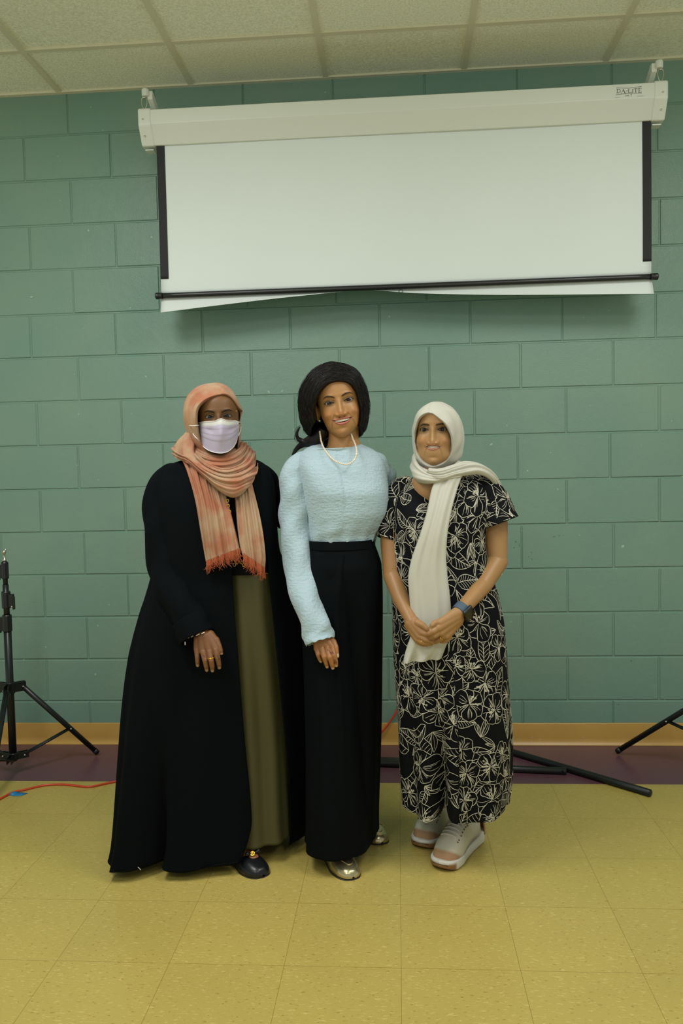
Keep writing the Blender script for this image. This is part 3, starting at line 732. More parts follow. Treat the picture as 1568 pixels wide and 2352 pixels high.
        d -= m.get('fold', .0016)*f_; tint(sk*.64, f_*m.get('foldc', .45))
        d += g(.044, -.040, .013, .011, m.get('puff', .003))
    r2 = r+d*fr
    z0_, kc_ = q.get('crown', (.08, 1.0)); cz = lambda z: np.where(z > z0_, z0_+kc_*(z-z0_)+(1-kc_)*.012*(1-np.exp(-np.maximum(z-z0_, 0)/.012)), z)
    Zc = cz(ZZ)
    V = np.stack([r2*sx+q.get('necksh', 0)*np.maximum(0, -.088-ZZ), r2*cyv, Zc], -1)
    base = np.stack([(r+(d+cut)*fr)*sx, (r+(d+cut)*fr)*cyv], -1)
    def surf(x, z):
        """front surface y at (x,z), without the eye/mouth openings"""
        i = int(np.argmin(np.abs(zz-z))); row = base[i, :250]; j = int(np.argmin(np.abs(row[:, 0]-x))); return float(row[j, 1])
    nz, nt = r.shape
    Vf = V.reshape(-1, 3); F = grid_faces(nz, nt, True, flip=True)
    top = len(Vf); Vf = np.vstack([Vf, [0, 0, float(cz(np.array(.1152)))]]); F += [[i, (i+1) % nt, top] for i in range(nt)]
    Cf = np.vstack([C.reshape(-1, 3), C[0, 0]])
    return Vf, F, Cf, surf
def head_xf(scale, yaw, pitch, roll, eye, sx=1.0):
    """local head coords -> world. eye = world point between the eyes at the face surface"""
    Rz = np.array([[math.cos(yaw), -math.sin(yaw), 0], [math.sin(yaw), math.cos(yaw), 0], [0, 0, 1]])
    Rx = np.array([[1, 0, 0], [0, math.cos(pitch), -math.sin(pitch)], [0, math.sin(pitch), math.cos(pitch)]])
    Ry = np.array([[math.cos(roll), 0, math.sin(roll)], [0, 1, 0], [-math.sin(roll), 0, math.cos(roll)]])
    R = Ry @ Rx @ Rz; S = np.array([scale*sx, scale, scale])
    T = np.asarray(eye, float)-R @ (np.array([0, -.088, 0])*S)
    f = lambda V: (np.asarray(V, float)*S) @ R.T+T
    f.R = R; f.T = T; return f
M_eye = mat('eye', (200, 190, 175), .12, attr=True, spec=.35)
def eyeballs(xf, surf, parent, iris=(34, 24, 18), gaze=(0, 0), ex=.0335):
    for s in (-1, 1):
        R_ = .0138; y0 = surf(s*ex, 0.0)+R_+.0004
        nr, nc = 40, 40; a = np.linspace(0, np.pi, nr); b = np.linspace(0, 2*np.pi, nc, endpoint=False)
        gx, gz = gaze; ax = np.array([math.sin(gx), -math.cos(gx)*math.cos(gz), math.sin(gz)]); ax /= np.linalg.norm(ax)
        n1 = np.cross(ax, [0, 0, 1.]); n1 /= np.linalg.norm(n1); n2 = np.cross(ax, n1); V = []; C = []
        for t in a:
            for p in b:
                V.append(R_*(ax*math.cos(t)+(n1*math.cos(p)+n2*math.sin(p))*math.sin(t))*(1+(.03 if t < .42 else 0)))
                c = (6, 5, 5) if t < .20 else (np.array(iris)*(.85-.3*(t > .40)) if t < .49 else ((24, 16, 13) if t < .53 else (128, 120, 110)))
                C.append(lin(c))
        V = np.array(V)+np.array([s*(ex-.0012), y0, 0.0])
        mk('eye', xf(V), grid_faces(nr, nc, True), M_eye, parent, col=np.array(C))
M_teeth = mat('teeth', (240, 234, 214), .25)
def teeth(xf, surf, parent, m, n=10, h=.0085, w=None):
    mb = MB(); hw = (w or m['hw']*.78); xs = np.linspace(-hw, hw, n+1)
    for i in range(n):
        x0, x1 = xs[i]+.0001, xs[i+1]-.0001; xc = (x0+x1)/2; u = abs(xc)/m['hw']
        y = surf(xc, m['z']-.003)+.0018+.010*u**2.2; zt = m['z']+m['su']*u**2+.002; hh = h*(1-.30*u)
        V, F = box(x0, x1, y, y+.004, zt-hh, zt, .0005); V[:, 1] += (V[:, 0]-xc)*(.5*np.sign(xc)*u); mb.add(V, F)
    return mk('teeth', xf(np.concatenate(mb.V)), mb.F, M_teeth, parent, smooth=False)
def face_ring(pts_px, n, Y, closed=True):
    return cr(pts_px, n, closed)
def cap(center, E, O, Y, Df, Db, nphi=180, nal=60, closed=True, folds=None, a0=None, a1=np.pi-.04, rim=.010, eD=.8, zsc=1.0):
    """shell around a head through a front edge curve E and an outline O (pixel knots, same count)"""
    H = P(*center, Y); e = cr(E, nphi, closed); o = cr(O, nphi, closed)
    e3 = np.array([P(x, y, Y-Df*eD) for x, y in e])-H; o3 = np.array([P(x, y, Y) for x, y in o])-H
    e3[:, 1] = 0; o3[:, 1] = 0
    le = np.linalg.norm(e3, axis=1); lo = np.linalg.norm(o3, axis=1)
    al0 = np.arcsin(np.clip(le/lo, .05, .995))
    if a0 is not None: al0 = np.where(np.isnan(a0), al0, a0)
    dirE = e3/np.maximum(le, 1e-6)[:, None]; dirO = o3/lo[:, None]
    t = np.linspace(0, 1, nal); rows = []
    for k, tt in enumerate(t):
        al = al0+(a1-al0)*tt
        wt = np.clip((al-al0)/(np.pi/2-al0+1e-3), 0, 1)[:, None]; wt = wt*wt*(3-2*wt)
        dr = dirE*(1-wt)+dirO*wt; dr /= np.linalg.norm(dr, axis=1)[:, None]
        rad = lo*np.sin(al); D = np.where(al < np.pi/2, Df, Db)
        dsp = folds(np.linspace(0, 1, nphi, endpoint=not closed), al, tt) if folds is not None else 0
        nrm = dr*np.sin(al)[:, None]+np.array([0, -1, 0])*np.cos(al)[:, None]
        rows.append(H+dr*rad[:, None]+np.array([0, -1.0, 0])*(D*np.cos(al))[:, None]+nrm*np.reshape(dsp, (-1, 1)))
    R0 = rows[0]; ctr = H+np.array([0, 0, 0])
    inn = [R0+(ctr-R0)*np.array([1, 0, 1])*f+np.array([0, 1, 0])*g_ for f, g_ in ((.10, rim*1.6), (.05, rim*.8), (.015, rim*.15))]
    rows = inn+rows
    V = np.concatenate(rows); F = grid_faces(len(rows), nphi, closed, flip=True)
    return V, F, np.array(rows)
def ribbon(A, Bp, n=80, m=28, bulge=.01, ridges=None, curl=.006, endfn=None):
    """cloth between edge curves A and B; points (px,py,Y). bulges towards the viewer; ridges(s,t)->extra"""
    a = cr([P(*p) for p in A], n); b = cr([P(*p) for p in Bp], n)
    s = np.linspace(0, 1, n); t = np.linspace(0, 1, m); T, S = np.meshgrid(t, s)
    V = a[:, None]*(1-T[..., None])+b[:, None]*T[..., None]
    du = np.gradient(V, axis=0); dv = np.gradient(V, axis=1); N = np.cross(du, dv); N /= np.linalg.norm(N, axis=2)[..., None]+1e-12
    if N[..., 1].mean() > 0: N = -N
    h = bulge*(4*T*(1-T))**.6
    if ridges is not None: h = h+ridges(S, T)
    V = V+N*h[..., None]
    V[..., 1] += curl*(np.exp(-T/.05)+np.exp(-(1-T)/.05))
    return V.reshape(-1, 3), grid_faces(n, m), V
def wob(seed, k=4, fmax=9):
    r_ = np.random.default_rng(seed); f = r_.uniform(1, fmax, k); p = r_.uniform(0, 6.28, k); a = r_.uniform(.4, 1, k)/k
    return lambda x: sum(a[i]*np.sin(f[i]*x+p[i]) for i in range(k))
def gloft(rows, Y, nth=160, nz=120, n=2.2, fold=None, yaw=0.0, gap=None, zlast=None):
    """garment body. rows: (py, pxl, pxr, dy_centre, half_depth). returns grid (nz,nth,3)"""
    R = np.array([r[:5] for r in rows], float); k = len(R)
    cen = np.array([P((r[1]+r[2])/2, r[0], Y+r[3]) for r in R])
    lft = np.array([P(r[1], r[0], Y+r[3]) for r in R]); rgt = np.array([P(r[2], r[0], Y+r[3]) for r in R])
    z = cen[:, 2].copy()
    if zlast is not None: z[-1] = zlast
    d = np.concatenate([cen[:, :1], z[:, None], ((rgt-lft)[:, :1])/2, R[:, 3:4], R[:, 4:5]], 1)
    L_ = np.concatenate([[0], np.cumsum(np.hypot(np.diff(z), np.diff(d[:, 2])))]); t = np.linspace(0, L_[-1], nz)
    q = np.stack([pch(t, L_, d[:, i]) for i in range(5)], 1)
    G = np.zeros((nz, nth, 3))
    for i in range(nz):
        cx, zz, hw, dy, hd = q[i]
        if gap is not None:
            gl, gr = gap(zz)                     # world x of the two front edges
            aL = -math.acos(np.clip((gl-cx)/hw, -1, 1)); aR = -math.acos(np.clip((gr-cx)/hw, -1, 1))
            th = np.linspace(aR, aL+2*np.pi, nth)
        else: th = np.linspace(-np.pi/2, 1.5*np.pi, nth, endpoint=False)
        c, s = np.cos(th), np.sin(th); nn = n(zz) if callable(n) else n
        rr = (np.abs(c)**nn+np.abs(s)**nn)**(-1/nn)
        f = fold(th, (zz-z[-1])/(z[0]-z[-1]), zz) if fold is not None else 0
        x = c*rr*hw+c*f; y = s*rr*hd+s*f
        G[i, :, 0] = cx+x*math.cos(yaw)*1.0/max(math.cos(yaw), .6)*1.0; G[i, :, 1] = Y+dy+y+x*math.tan(yaw); G[i, :, 2] = zz
    return G
def gmesh(name, G, m, parent, wrap=True, th=None, **k):
    nz, nt, _ = G.shape
    o = mk(name, G.reshape(-1, 3), grid_faces(nz, nt, wrap), m, parent, **k)
    if th: solid(o, th, 0)
    return o
def ptube(pts, n=60, m=36, wr=None, cap_=False, ell=None):
    """sleeve: pts (px,py,Y,r_px). radius in pixels at that depth; wr(s,a)-> displacement in m. returns grid"""
    p = np.array([P(a, b, c) for a, b, c, *_ in pts]); r = np.array([q[3]*np.dot(P(q[0], q[1], q[2])-CAM, FWD)/FPX for q in pts])
    c = cr(p, n); rr = cr(r, n)[:, 0]; T, N, B_ = frames(c, (0, -1.0, 0.05))
    a = np.linspace(0, 2*np.pi, m, endpoint=False); s = np.linspace(0, 1, n)
    Rr = rr[:, None]*np.ones(m)
    if wr is not None: Rr = Rr+wr(s[:, None], a[None])
    e = 1.0 if ell is None else ell
    G = c[:, None]+N[:, None]*(np.cos(a)[None, :]*Rr*e)[..., None]+B_[:, None]*(np.sin(a)[None, :]*Rr)[..., None]
    return G
def hand_mesh(fingers, palm, wrist, vox=.0011, extra=()):
    """fingers: list of joint lists [(px,py,Y)..] with radii; palm: list of (a,b,ra,rb) capsules in pixel points"""
    mb = MB()
    for f, rad in fingers:
        q = [P(*p) for p in f]
        for i in range(len(q)-1): V, F = capsule(q[i], q[i+1], rad[i], rad[i+1], 20, 6); mb.add(V, F)
    for a, b, ra, rb in list(palm)+list(wrist)+list(extra):
        V, F = capsule(P(*a), P(*b), ra, rb, 36, 9); mb.add(V, F)
    return remesh(mb, vox, 9)
def back_hand(x, y, Yb, r_, skin, s=1):
    f = [([(x, y+dy, Yb), (x+16, y+dy*1.2, Yb-.004), (x+27+l, y+dy*1.35, Yb-.006)], [.0088, .0078, .0062]) for dy, l in ((-11, -2), (-4, 3), (4, 2), (11, -4))]+[([(x-14, y-14, Yb), (x-2, y-24, Yb-.002), (x+8, y-28, Yb-.004)], [.010, .0085, .0065])]
    pm = [((x-26, y, Yb+.002), (x, y+dy, Yb), .016, .0105) for dy in (-11, -4, 4, 11)]
    return hand_mesh(f, pm, [((x-60, y-3, Yb+.0), (x-26, y, Yb+.002), .022, .019)], .002)
# ================================================================== MIDDLE GUEST: blue sweater, dark hair
YM = -1.10
skinM = (168, 124, 77)
M_skinM = mat('skin', skinM, .41, attr=True, sss=.08, spec=.4, bump=(420, .05, .0006))
mM = dict(z=-.0605, hw=.0325, su=.0030, ho=.0095, tu=.0052, tl=.0080, lip=(166, 92, 84), lip2=(182, 104, 96), fold=.0016, foldc=.40, puff=.0045, fw=.005)
hq = dict(skin=skinM, mouth=mM, ex=.0345, brow=(.0150, .0230, .0165), browt=.0031, browc=(34, 22, 18), eyeo=(.0053, .0038), eyew=.0158, tilt=.08, nose=1.0, nosew=1.08, jaw=.97, neck=.053, chinw=.06, necksh=-.27)
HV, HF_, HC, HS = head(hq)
eyeM = P(778, 922, YM-.095)
xfM = head_xf(.935, math.radians(3), math.radians(1), math.radians(-9.5), eyeM)
baseM = np.array([P(775, 1700, YM)[0], YM, 0.0])
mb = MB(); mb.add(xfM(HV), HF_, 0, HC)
# ears
def ear(xf, side, z0=-.018):
    V, F = sphere((0, 0, 0), 1, 24, 16); V = V.copy()
    u = V[:, 0].copy(); V = np.stack([V[:, 0]*.006, V[:, 1]*.016*(1-.25*V[:, 2]*0), V[:, 2]*.030], -1)
    rr_ = np.hypot(V[:, 1]/.016, V[:, 2]/.030); V[:, 0] += side*(.004*np.exp(-((rr_-.85)/.2)**2)-.003*np.exp(-(rr_/.5)**2))
    V[:, 1] *= 1-.25*(V[:, 2] < -.012); V[:, 0] += side*(.004+.010*np.clip(V[:, 1]/.016, 0, 1))
    V += np.array([side*.0735, .002, z0]); return xf(V), F
for s in (-1, 1):
    V, F = ear(xfM, s); mb.add(V, F, 0, lin(np.array(skinM)*.95))
# shoulders and chest under the clothes, blended into the neck
def torso_core(q, sh=.15, z0=1.30, x0=0, y0=0, hip=.13, legs=(), zc=.82, Yp=0, k=1.0):
    m_ = MB(); c = lambda x, y, z: (x0+x, y0+y, z)
    for a, b_, r1, r2 in [(c(0, .0, z0+.02), c(0, .02, z0-.10), .045, .075), (c(-sh+.05, .01, z0-.045), c(sh-.05, .01, z0-.045), .040, .040),
                          (c(-.045, 0, z0-.13), c(-.04, 0, zc+.1), .070, .065), (c(.045, 0, z0-.13), c(.04, 0, zc+.1), .070, .065), (c(-.05, .01, zc+.05), c(.05, .01, zc+.05), .075, .075)]:
        V, F = capsule(a, b_, r1, r2, 16, 5); m_.add(V, F)
    for (h, f, dy) in legs:
        a_, b2 = P(h[0], h[1], Yp+dy), (P(f[0], f[1], Yp+dy) if len(f) == 2 else np.array(f)); mid_ = a_*.5+b2*.5
        for p_, q_, r1, r2 in [(a_, mid_, .062, .046), (mid_, b2, .046, .030)]:
            V, F = capsule(p_, q_, r1, r2, 16, 5); m_.add(V, F)
    return remesh(m_, .008, 3)
V, F = torso_core(None, .125, P(775, 1030, YM)[2]-.055, P(781, 1100, YM)[0], YM+.02, legs=[((745, 1400), (772, 1960), -.03), ((825, 1400), (820, 1890), .035)], Yp=YM)
mb.add(V, F, 0, lin(skinM))
# right hand (left in the picture): back of the hand to the viewer, fingers loosely down
YH = YM-.185
fing = [([(762, 1484, YH), (767, 1505, YH-.014), (771, 1520, YH-.012), (772, 1528, YH-.006)], [.0088, .0080, .0070, .0060]),
        ([(750, 1487, YH-.004), (757, 1510, YH-.020), (762, 1526, YH-.016), (764, 1534, YH-.010)], [.0090, .0080, .0070, .0058]),
        ([(738, 1489, YH-.004), (744, 1509, YH-.018), (749, 1524, YH-.012), (751, 1531, YH-.006)], [.0088, .0078, .0068, .0058]),
        ([(727, 1490, YH), (730, 1503, YH-.010), (734, 1514, YH-.004), (737, 1519, YH+.002)], [.0080, .0070, .0062, .0054]),
        ([(765, 1474, YH+.015), (771, 1487, YH+.004), (773, 1500, YH-.002), (774.5, 1508, YH-.004)], [.0100, .0085, .0072, .0058])]
wr_ = (735, 1455, YH+.02)
palm = [((742, 1462, YH+.015), (762, 1486, YH), .017, .0105), ((738, 1462, YH+.015), (750, 1489, YH), .0175, .011), ((734, 1464, YH+.015), (738, 1490, YH), .0175, .0105),
        ((730, 1466, YH+.015), (727, 1490, YH+.003), .016, .0095), ((750, 1462, YH+.018), (765, 1476, YH+.014), .015, .0105)]
wrist = [((722, 1425, YH+.03), (736, 1462, YH+.018), .022, .020), ((691, 1320, YM-.075), (722, 1425, YH+.035), .026, .020), ((679, 1150, YM-.01), (691, 1320, YM-.075), .030, .026)]
V, F = hand_mesh(fing, palm, wrist)
def paint_hand(V, skin, tips=(), marks=(), nail=(196, 170, 140), markc=(92, 36, 18)):
    C = np.tile(np.array(lin(skin)), (len(V), 1))
    for (p, r_) in marks:
        d = np.linalg.norm(V-P(*p), axis=1); m = np.exp(-(d/r_)**4)[:, None]*.8; C = C*(1-m)+np.array(lin(markc))*m
    for (p, r_) in tips:
        d = np.linalg.norm(V-P(*p), axis=1); m = ss(r_*1.25, r_*.8, d)[:, None]; C = C*(1-m)+np.array(lin(nail))*m
    return C
tips = [((772, 1530.5, YH-.012), .0046), ((764, 1536, YH-.015), .0046), ((750.5, 1533, YH-.011), .0046), ((735, 1519.5, YH-.004), .0042), ((775.5, 1505, YH-.007), .0055)]
mk_pts = [(750, 1488), (759, 1493), (761, 1487), (764, 1480), (758, 1499), (762, 1497), (766, 1502), (764, 1508), (768, 1514), (770, 1519), (767, 1521), (762, 1475), (766, 1491), (761, 1504), (754, 1490)]
marks = [((x+dx_, y+dy_, YH-.018), .0028) for i, (x, y) in enumerate(mk_pts) for dx_, dy_ in ((0, 0), (2, 2.5), (-1.5, 3))]
mb.add(V, F, 0, paint_hand(V, (158, 108, 64), tips, marks))
# left arm core, round the neighbour's back
for a, b_, r1, r2 in [(P(868, 1066, YM+.04), P(890, 1120, YM+.09), .024, .024), (P(890, 1120, YM+.09), P(905, 1160, YM+.13), .024, .024), (P(905, 1160, YM+.13), P(925, 1186, YM+.168), .022, .018)]:
    V, F = capsule(a, b_, r1, r2, 16, 5); mb.add(V, F, 0, lin(skinM))
V, F = back_hand(970, 1193, YM+.185, 0, skinM); mb.add(V, F, 0, lin(skinM))
perM = mb.build('person', M_skinM, None, loc=baseM, col=True)
tag(perM, 'smiling person with dark hair in a pale blue sweater and wide black trousers', 'person')
eyeballs(xfM, HS, perM, ex=.0345)
teeth(xfM, HS, perM, mM, 10, .0085)
# ---- hair
M_hair = mat('dark_hair', (15, 12, 11), .5, spec=.3)
E_ = [(738, 1000), (722, 975), (717, 950), (724, 920), (737, 896), (755, 881), (778, 876), (802, 880), (818, 899), (825, 925), (828, 950), (824, 975), (812, 992), (800, 998), (775, 1000), (752, 1002)]
O_ = [(722, 1010), (697, 985), (687, 945), (689, 900), (712, 858), (738, 840), (766, 833), (812, 846), (836, 880), (847, 925), (845, 962), (838, 988), (824, 1004), (804, 1009), (775, 1014), (750, 1016)]
w1, w2, w3 = wob(3, 5, 40), wob(4, 5, 60), wob(5, 4, 12)
def hf(u, al, t):
    k = al*26+2.0*w3(u*6.3)
    return .0012*np.sin(k*1.7+3*w3(u*5))+.0007*np.sin(k*4.1+u*8)+.004*np.sin(al*2.2)*np.sin(np.pi*u)
a0_ = np.full(220, np.nan); uu_ = np.linspace(0, 16, 220, endpoint=False)
for i_, q_ in enumerate(uu_):
    if q_ > 12.2 or q_ < .2: a0_[i_] = 1.75
    elif q_ > 11.2: a0_[i_] = 1.25+.5*(q_-11.2)
    elif q_ < 1.2: a0_[i_] = 1.25+.5*(1.2-q_)
V, F, G = cap((773, 925), E_, O_, YM+.01, .125, .115, 220, 110, True, hf, rim=.010, a0=a0_)
mbh = MB(); mbh.add(V, F)
# closing mass behind the neck and the flip on the left
for pts in ([(742, 985, YM-.01, 13), (735, 1000, YM-.005, 15), (722, 1010, YM+.0, 14), (706, 1015, YM+.01, 9), (694, 1014, YM+.015, 6), (684, 1006, YM+.02, 4), (682, 995, YM+.02, 2.5), (688, 981, YM+.015, 1)],
            [(735, 995, YM+.0, 14), (712, 1012, YM+.01, 12), (695, 1020, YM+.02, 8), (682, 1030, YM+.03, 5), (671, 1046, YM+.03, 2)]):
    Gt = ptube(pts, 60, 20, lambda s, a: .0008*np.sin(a*9+s*7)); mbh.add(Gt.reshape(-1, 3), grid_faces(60, 20, True))
# separate strands over the mass
H0 = P(773, 925, YM+.01)
for i in range(900):
    u0 = rng.uniform(.05, .72); r0 = int(rng.uniform(0, 62)); span = rng.uniform(.10, .34); n_ = 34
    us = np.clip(u0+np.linspace(-span/2, span/2, n_), 0, 1)
    rowf = r0+3+3*np.sin(np.linspace(0, 3, n_)+rng.uniform(0, 6))*rng.uniform(.2, 1)
    jx = us*(G.shape[1]-1); ji = np.clip(jx.astype(int), 0, G.shape[1]-2); fr_ = (jx-ji)[:, None]
    ri = np.clip(rowf.astype(int), 3, G.shape[0]-2)
    pp = G[ri, ji]*(1-fr_)+G[ri, ji+1]*fr_
    out = pp-H0; out /= np.linalg.norm(out, axis=1)[:, None]
    lift = .0003+.0010*rng.random()+(.004*rng.random() if rng.random() < .06 else 0)
    pp = cr(pp[::3]+out[::3]*lift, 26)
    V, F = tube(pp, np.concatenate([np.linspace(.0001, .0005, 6), np.full(14, .0005), np.linspace(.0005, .0001, 6)]), 5, False); mbh.add(V, F)
for i in range(26):       # loose wisps of the flip
    a = np.array([(735+rng.normal(0, 4), 985+rng.normal(0, 5)), (705+rng.normal(0, 6), 1014+rng.normal(0, 3)), (683+rng.normal(0, 3), 1008+rng.normal(0, 4)), (680+rng.normal(0, 2.5), 990+rng.normal(0, 4)), (690+rng.normal(0, 2), 978+rng.normal(0, 2))]) if i % 2 else \
        np.array([(735+rng.normal(0, 4), 990+rng.normal(0, 5)), (708+rng.normal(0, 4), 1014+rng.normal(0, 3)), (690+rng.normal(0, 4), 1022+rng.normal(0, 4)), (676+rng.normal(0, 4), 1040+rng.normal(0, 5))])
    pp = cr([P(x, y, YM+.0+.02*rng.random()) for x, y in a], 24)
    V, F = tube(pp, np.linspace(.0008, .0002, 24), 5, False); mbh.add(V, F)
mbh.build('hair', M_hair, perM)
# ---- sweater
M_swt = mat('crinkled_blue_knit', (160, 183, 191), .82, sheen=.2)
nt = M_swt.node_tree; bs = nt.nodes['Principled BSDF']; tc = nt.nodes.new('ShaderNodeTexCoord')
mp = nt.nodes.new('ShaderNodeMapping'); mp.inputs['Scale'].default_value = (60, 60, 150); nt.links.new(tc.outputs['Object'], mp.inputs[0])
t1 = nt.nodes.new('ShaderNodeTexNoise'); t1.inputs['Scale'].default_value = 1; t1.inputs['Detail'].default_value = 2; nt.links.new(mp.outputs[0], t1.inputs['Vector'])
mp2 = nt.nodes.new('ShaderNodeMapping'); mp2.inputs['Scale'].default_value = (190, 190, 50); nt.links.new(tc.outputs['Object'], mp2.inputs[0])
t2 = nt.nodes.new('ShaderNodeTexNoise'); t2.inputs['Scale'].default_value = 1; t2.inputs['Detail'].default_value = 1; nt.links.new(mp2.outputs[0], t2.inputs['Vector'])
ad = nt.nodes.new('ShaderNodeMath'); ad.operation = 'MULTIPLY_ADD'; ad.inputs[1].default_value = .6; nt.links.new(t2.outputs[0], ad.inputs[0]); nt.links.new(t1.outputs[0], ad.inputs[2])
bp = nt.nodes.new('ShaderNodeBump'); bp.inputs['Strength'].default_value = .85; bp.inputs['Distance'].default_value = .0032; nt.links.new(ad.outputs[0], bp.inputs['Height']); nt.links.new(bp.outputs[0], bs.inputs['Normal'])
wa = wob(11, 4, 3)
def fs(th, s, z):
    f = .0025*np.sin(3*th+9*s)*ss(.9, .6, s)
    # diagonal pull lines from the bust to the waist on the left, gathers at the waist
    f = f+.0045*np.exp(-(((s-.12)-.10*(th-4.2))/.055)**2)*np.exp(-((th-4.3)/.7)**2)
    f = f+.0035*np.sin(th*13+2*s)*ss(.28, .0, s)
    # bust
    f = f+.020*(np.exp(-((th-4.15)/.42)**2)+np.exp(-((th-5.15)/.42)**2))*np.exp(-((z-1.245)/.075)**2)
    return f
rowsS = [(1013, 742, 808, .0, .056), (1017, 728, 818, .0, .062), (1024, 711, 834, .005, .068), (1034, 696, 855, .01, .070), (1048, 684, 871, .01, .077), (1070, 682, 882, .005, .086), (1100, 690, 889, .0, .098),
         (1140, 700, 893, -.005, .112), (1175, 706, 889, -.005, .112), (1205, 708, 876, -.003, .106), (1230, 708, 862, .0, .098), (1250, 709, 857, .0, .094)]
Gs = gloft(rowsS, YM, 200, 130, 2.15, fs)
# neckline: dips at the front
for i in range(130):
    k = math.exp(-i/9.0); sn_ = np.sin(np.linspace(-np.pi/2, 1.5*np.pi, 200, endpoint=False)); Gs[i, :, 2] += np.where(sn_ < 0, .044, .026)*k*sn_-.004*k
swt = gmesh('sweater', Gs, M_swt, perM, th=.0025)
def wr1(s, a):
    return .0030*np.sin(a*2+s*26)*ss(.05, .3, s)+.0025*np.sin(a*3-s*41+1)*ss(.1, .3, s)*ss(1, .85, s)
sl = ptube([(708, 1048, YM+.01, 13), (693, 1058, YM+.005, 22), (681, 1080, YM, 31), (677, 1115, YM-.004, 35.5), (678, 1160, YM-.01, 36.5), (679, 1205, YM-.02, 35), (681, 1260, YM-.04, 34.5), (689, 1320, YM-.075, 33), (705, 1380, YM-.12, 32.5), (722, 1432, YM-.155, 33), (731, 1458, YM-.165, 34), (735.5, 1473, YM-.170, 36)], 120, 56, wr1)
k = np.linspace(0, 1, 120)[:, None]; aa = np.linspace(0, 2*np.pi, 56, endpoint=False)[None]
sl[..., 2] += (.0016*np.sin(aa*13)*ss(.97, 1, k)); sl[..., 1] += .002*np.sin(aa*9+1)*ss(.96, 1, k)
gmesh('sleeve', sl, M_swt, swt, th=.002)
sr = ptube([(844, 1048, YM+.02, 14), (860, 1060, YM+.03, 23), (876, 1085, YM+.06, 27), (890, 1120, YM+.09, 26), (902, 1152, YM+.125, 27), (918, 1180, YM+.16, 25), (940, 1190, YM+.18, 22)], 70, 48, wr1)
gmesh('sleeve', sr, M_swt, swt, th=.002)
# ---- pearl necklace: a string of beads over neck and sweater
M_pearl = mat('pearl', (226, 214, 192), .22, coat=.3)
cur = cr([P(734, 990, YM-.03), P(735.5, 1001, YM-.045), P(738, 1015, YM-.055), P(744, 1030, YM-.072), P(756, 1047, YM-.094), P(770, 1059, YM-.108), P(790, 1066.5, YM-.113), P(805, 1064, YM-.110), P(815, 1054, YM-.101), P(819, 1038, YM-.085), P(816, 1022, YM-.068), P(810, 1008, YM-.056), P(806, 996, YM-.040)], 400)
Lc = np.concatenate([[0], np.cumsum(np.linalg.norm(np.diff(cur, axis=0), axis=1))]); mbp = MB()
nb = int(Lc[-1]/.0058)
for i in range(nb):
    s_ = Lc[-1]*(i+.5)/nb; c = np.array([np.interp(s_, Lc, cur[:, j]) for j in range(3)])
    V, F = sphere(c, .0030, 12, 8); mbp.add(V, F)
tag(mbp.build('pearl_necklace', M_pearl, perM), label='short string of white pearls')
mbe = MB()
for side in (-1, 1):
    c = xfM(np.array([[side*.077, -.012, -.046]]))[0]; V, F = sphere(c, .0034, 10, 7); m1 = MB(); m1.add(V, F); m1.build('earring', M_pearl, perM)
# ---- trousers
M_trs = mat('black_trouser_cloth', (5, 9, 12), .85, spec=.1, bump=(500, .15, .0008))
def ft(th, s, z):
    return .004*np.sin(th*6+2*s)*ss(1.0, .3, s)
rowsT = [(1240, 707, 857, .0, .097), (1252, 706, 860, .0, .100), (1275, 700, 868, .0, .108), (1300, 696, 874, .0, .116), (1340, 698, 870, .0, .112), (1400, 705, 862, .0, .095), (1440, 715, 850, .0, .08)]
Gt_ = gloft(rowsT, YM, 160, 60, 2.3, ft)
trs = gmesh('trousers', Gt_, M_trs, perM, th=.002)
def fl1(th, s, z): return .006*np.sin(th*3+.8)*ss(1, .2, s)+.003*np.sin(th*7+3*s)+.010*np.exp(-((th-(-1.2))/.12)**2)*ss(.1, .5, s)
L1 = [(1262, 705, 830, .0, .098), (1300, 696, 826, .0, .113), (1350, 693, 820, -.005, .116), (1400, 693, 816, -.01, .112), (1500, 697, 818, -.015, .108), (1600, 699, 826, -.02, .112), (1700, 700, 834, -.02, .115), (1800, 700, 841, -.025, .118), (1900, 700, 847, -.03, .12), (1962, 699, 851, -.03, .122)]
G1 = gloft(L1, YM, 140, 110, 2.3, fl1, zlast=.062)
gmesh('trouser_leg', G1, M_trs, trs, th=.002)
L2 = [(1262, 740, 862, .004, .096), (1300, 745, 874.5, .005, .110), (1350, 755, 877.5, .01, .112), (1450, 770, 877, .02, .10), (1550, 772, 875, .035, .10), (1700, 765, 872, .04, .10), (1800, 760, 869, .04, .10), (1880, 758, 867, .045, .10), (1908, 757, 868, .045, .10)]
G2 = gloft(L2, YM, 140, 110, 2.3, ft, zlast=.070)
gmesh('trouser_leg', G2, M_trs, trs, th=.002)
# waistband
rowsB = [(1238, 706, 858, .0, .100), (1244, 705.5, 858.5, .0, .1015), (1254, 705, 860, .0, .1035), (1258, 705, 861, .0, .1035)]
gmesh('waistband', gloft(rowsB, YM, 120, 12, 2.3), M_trs, trs, th=.003)
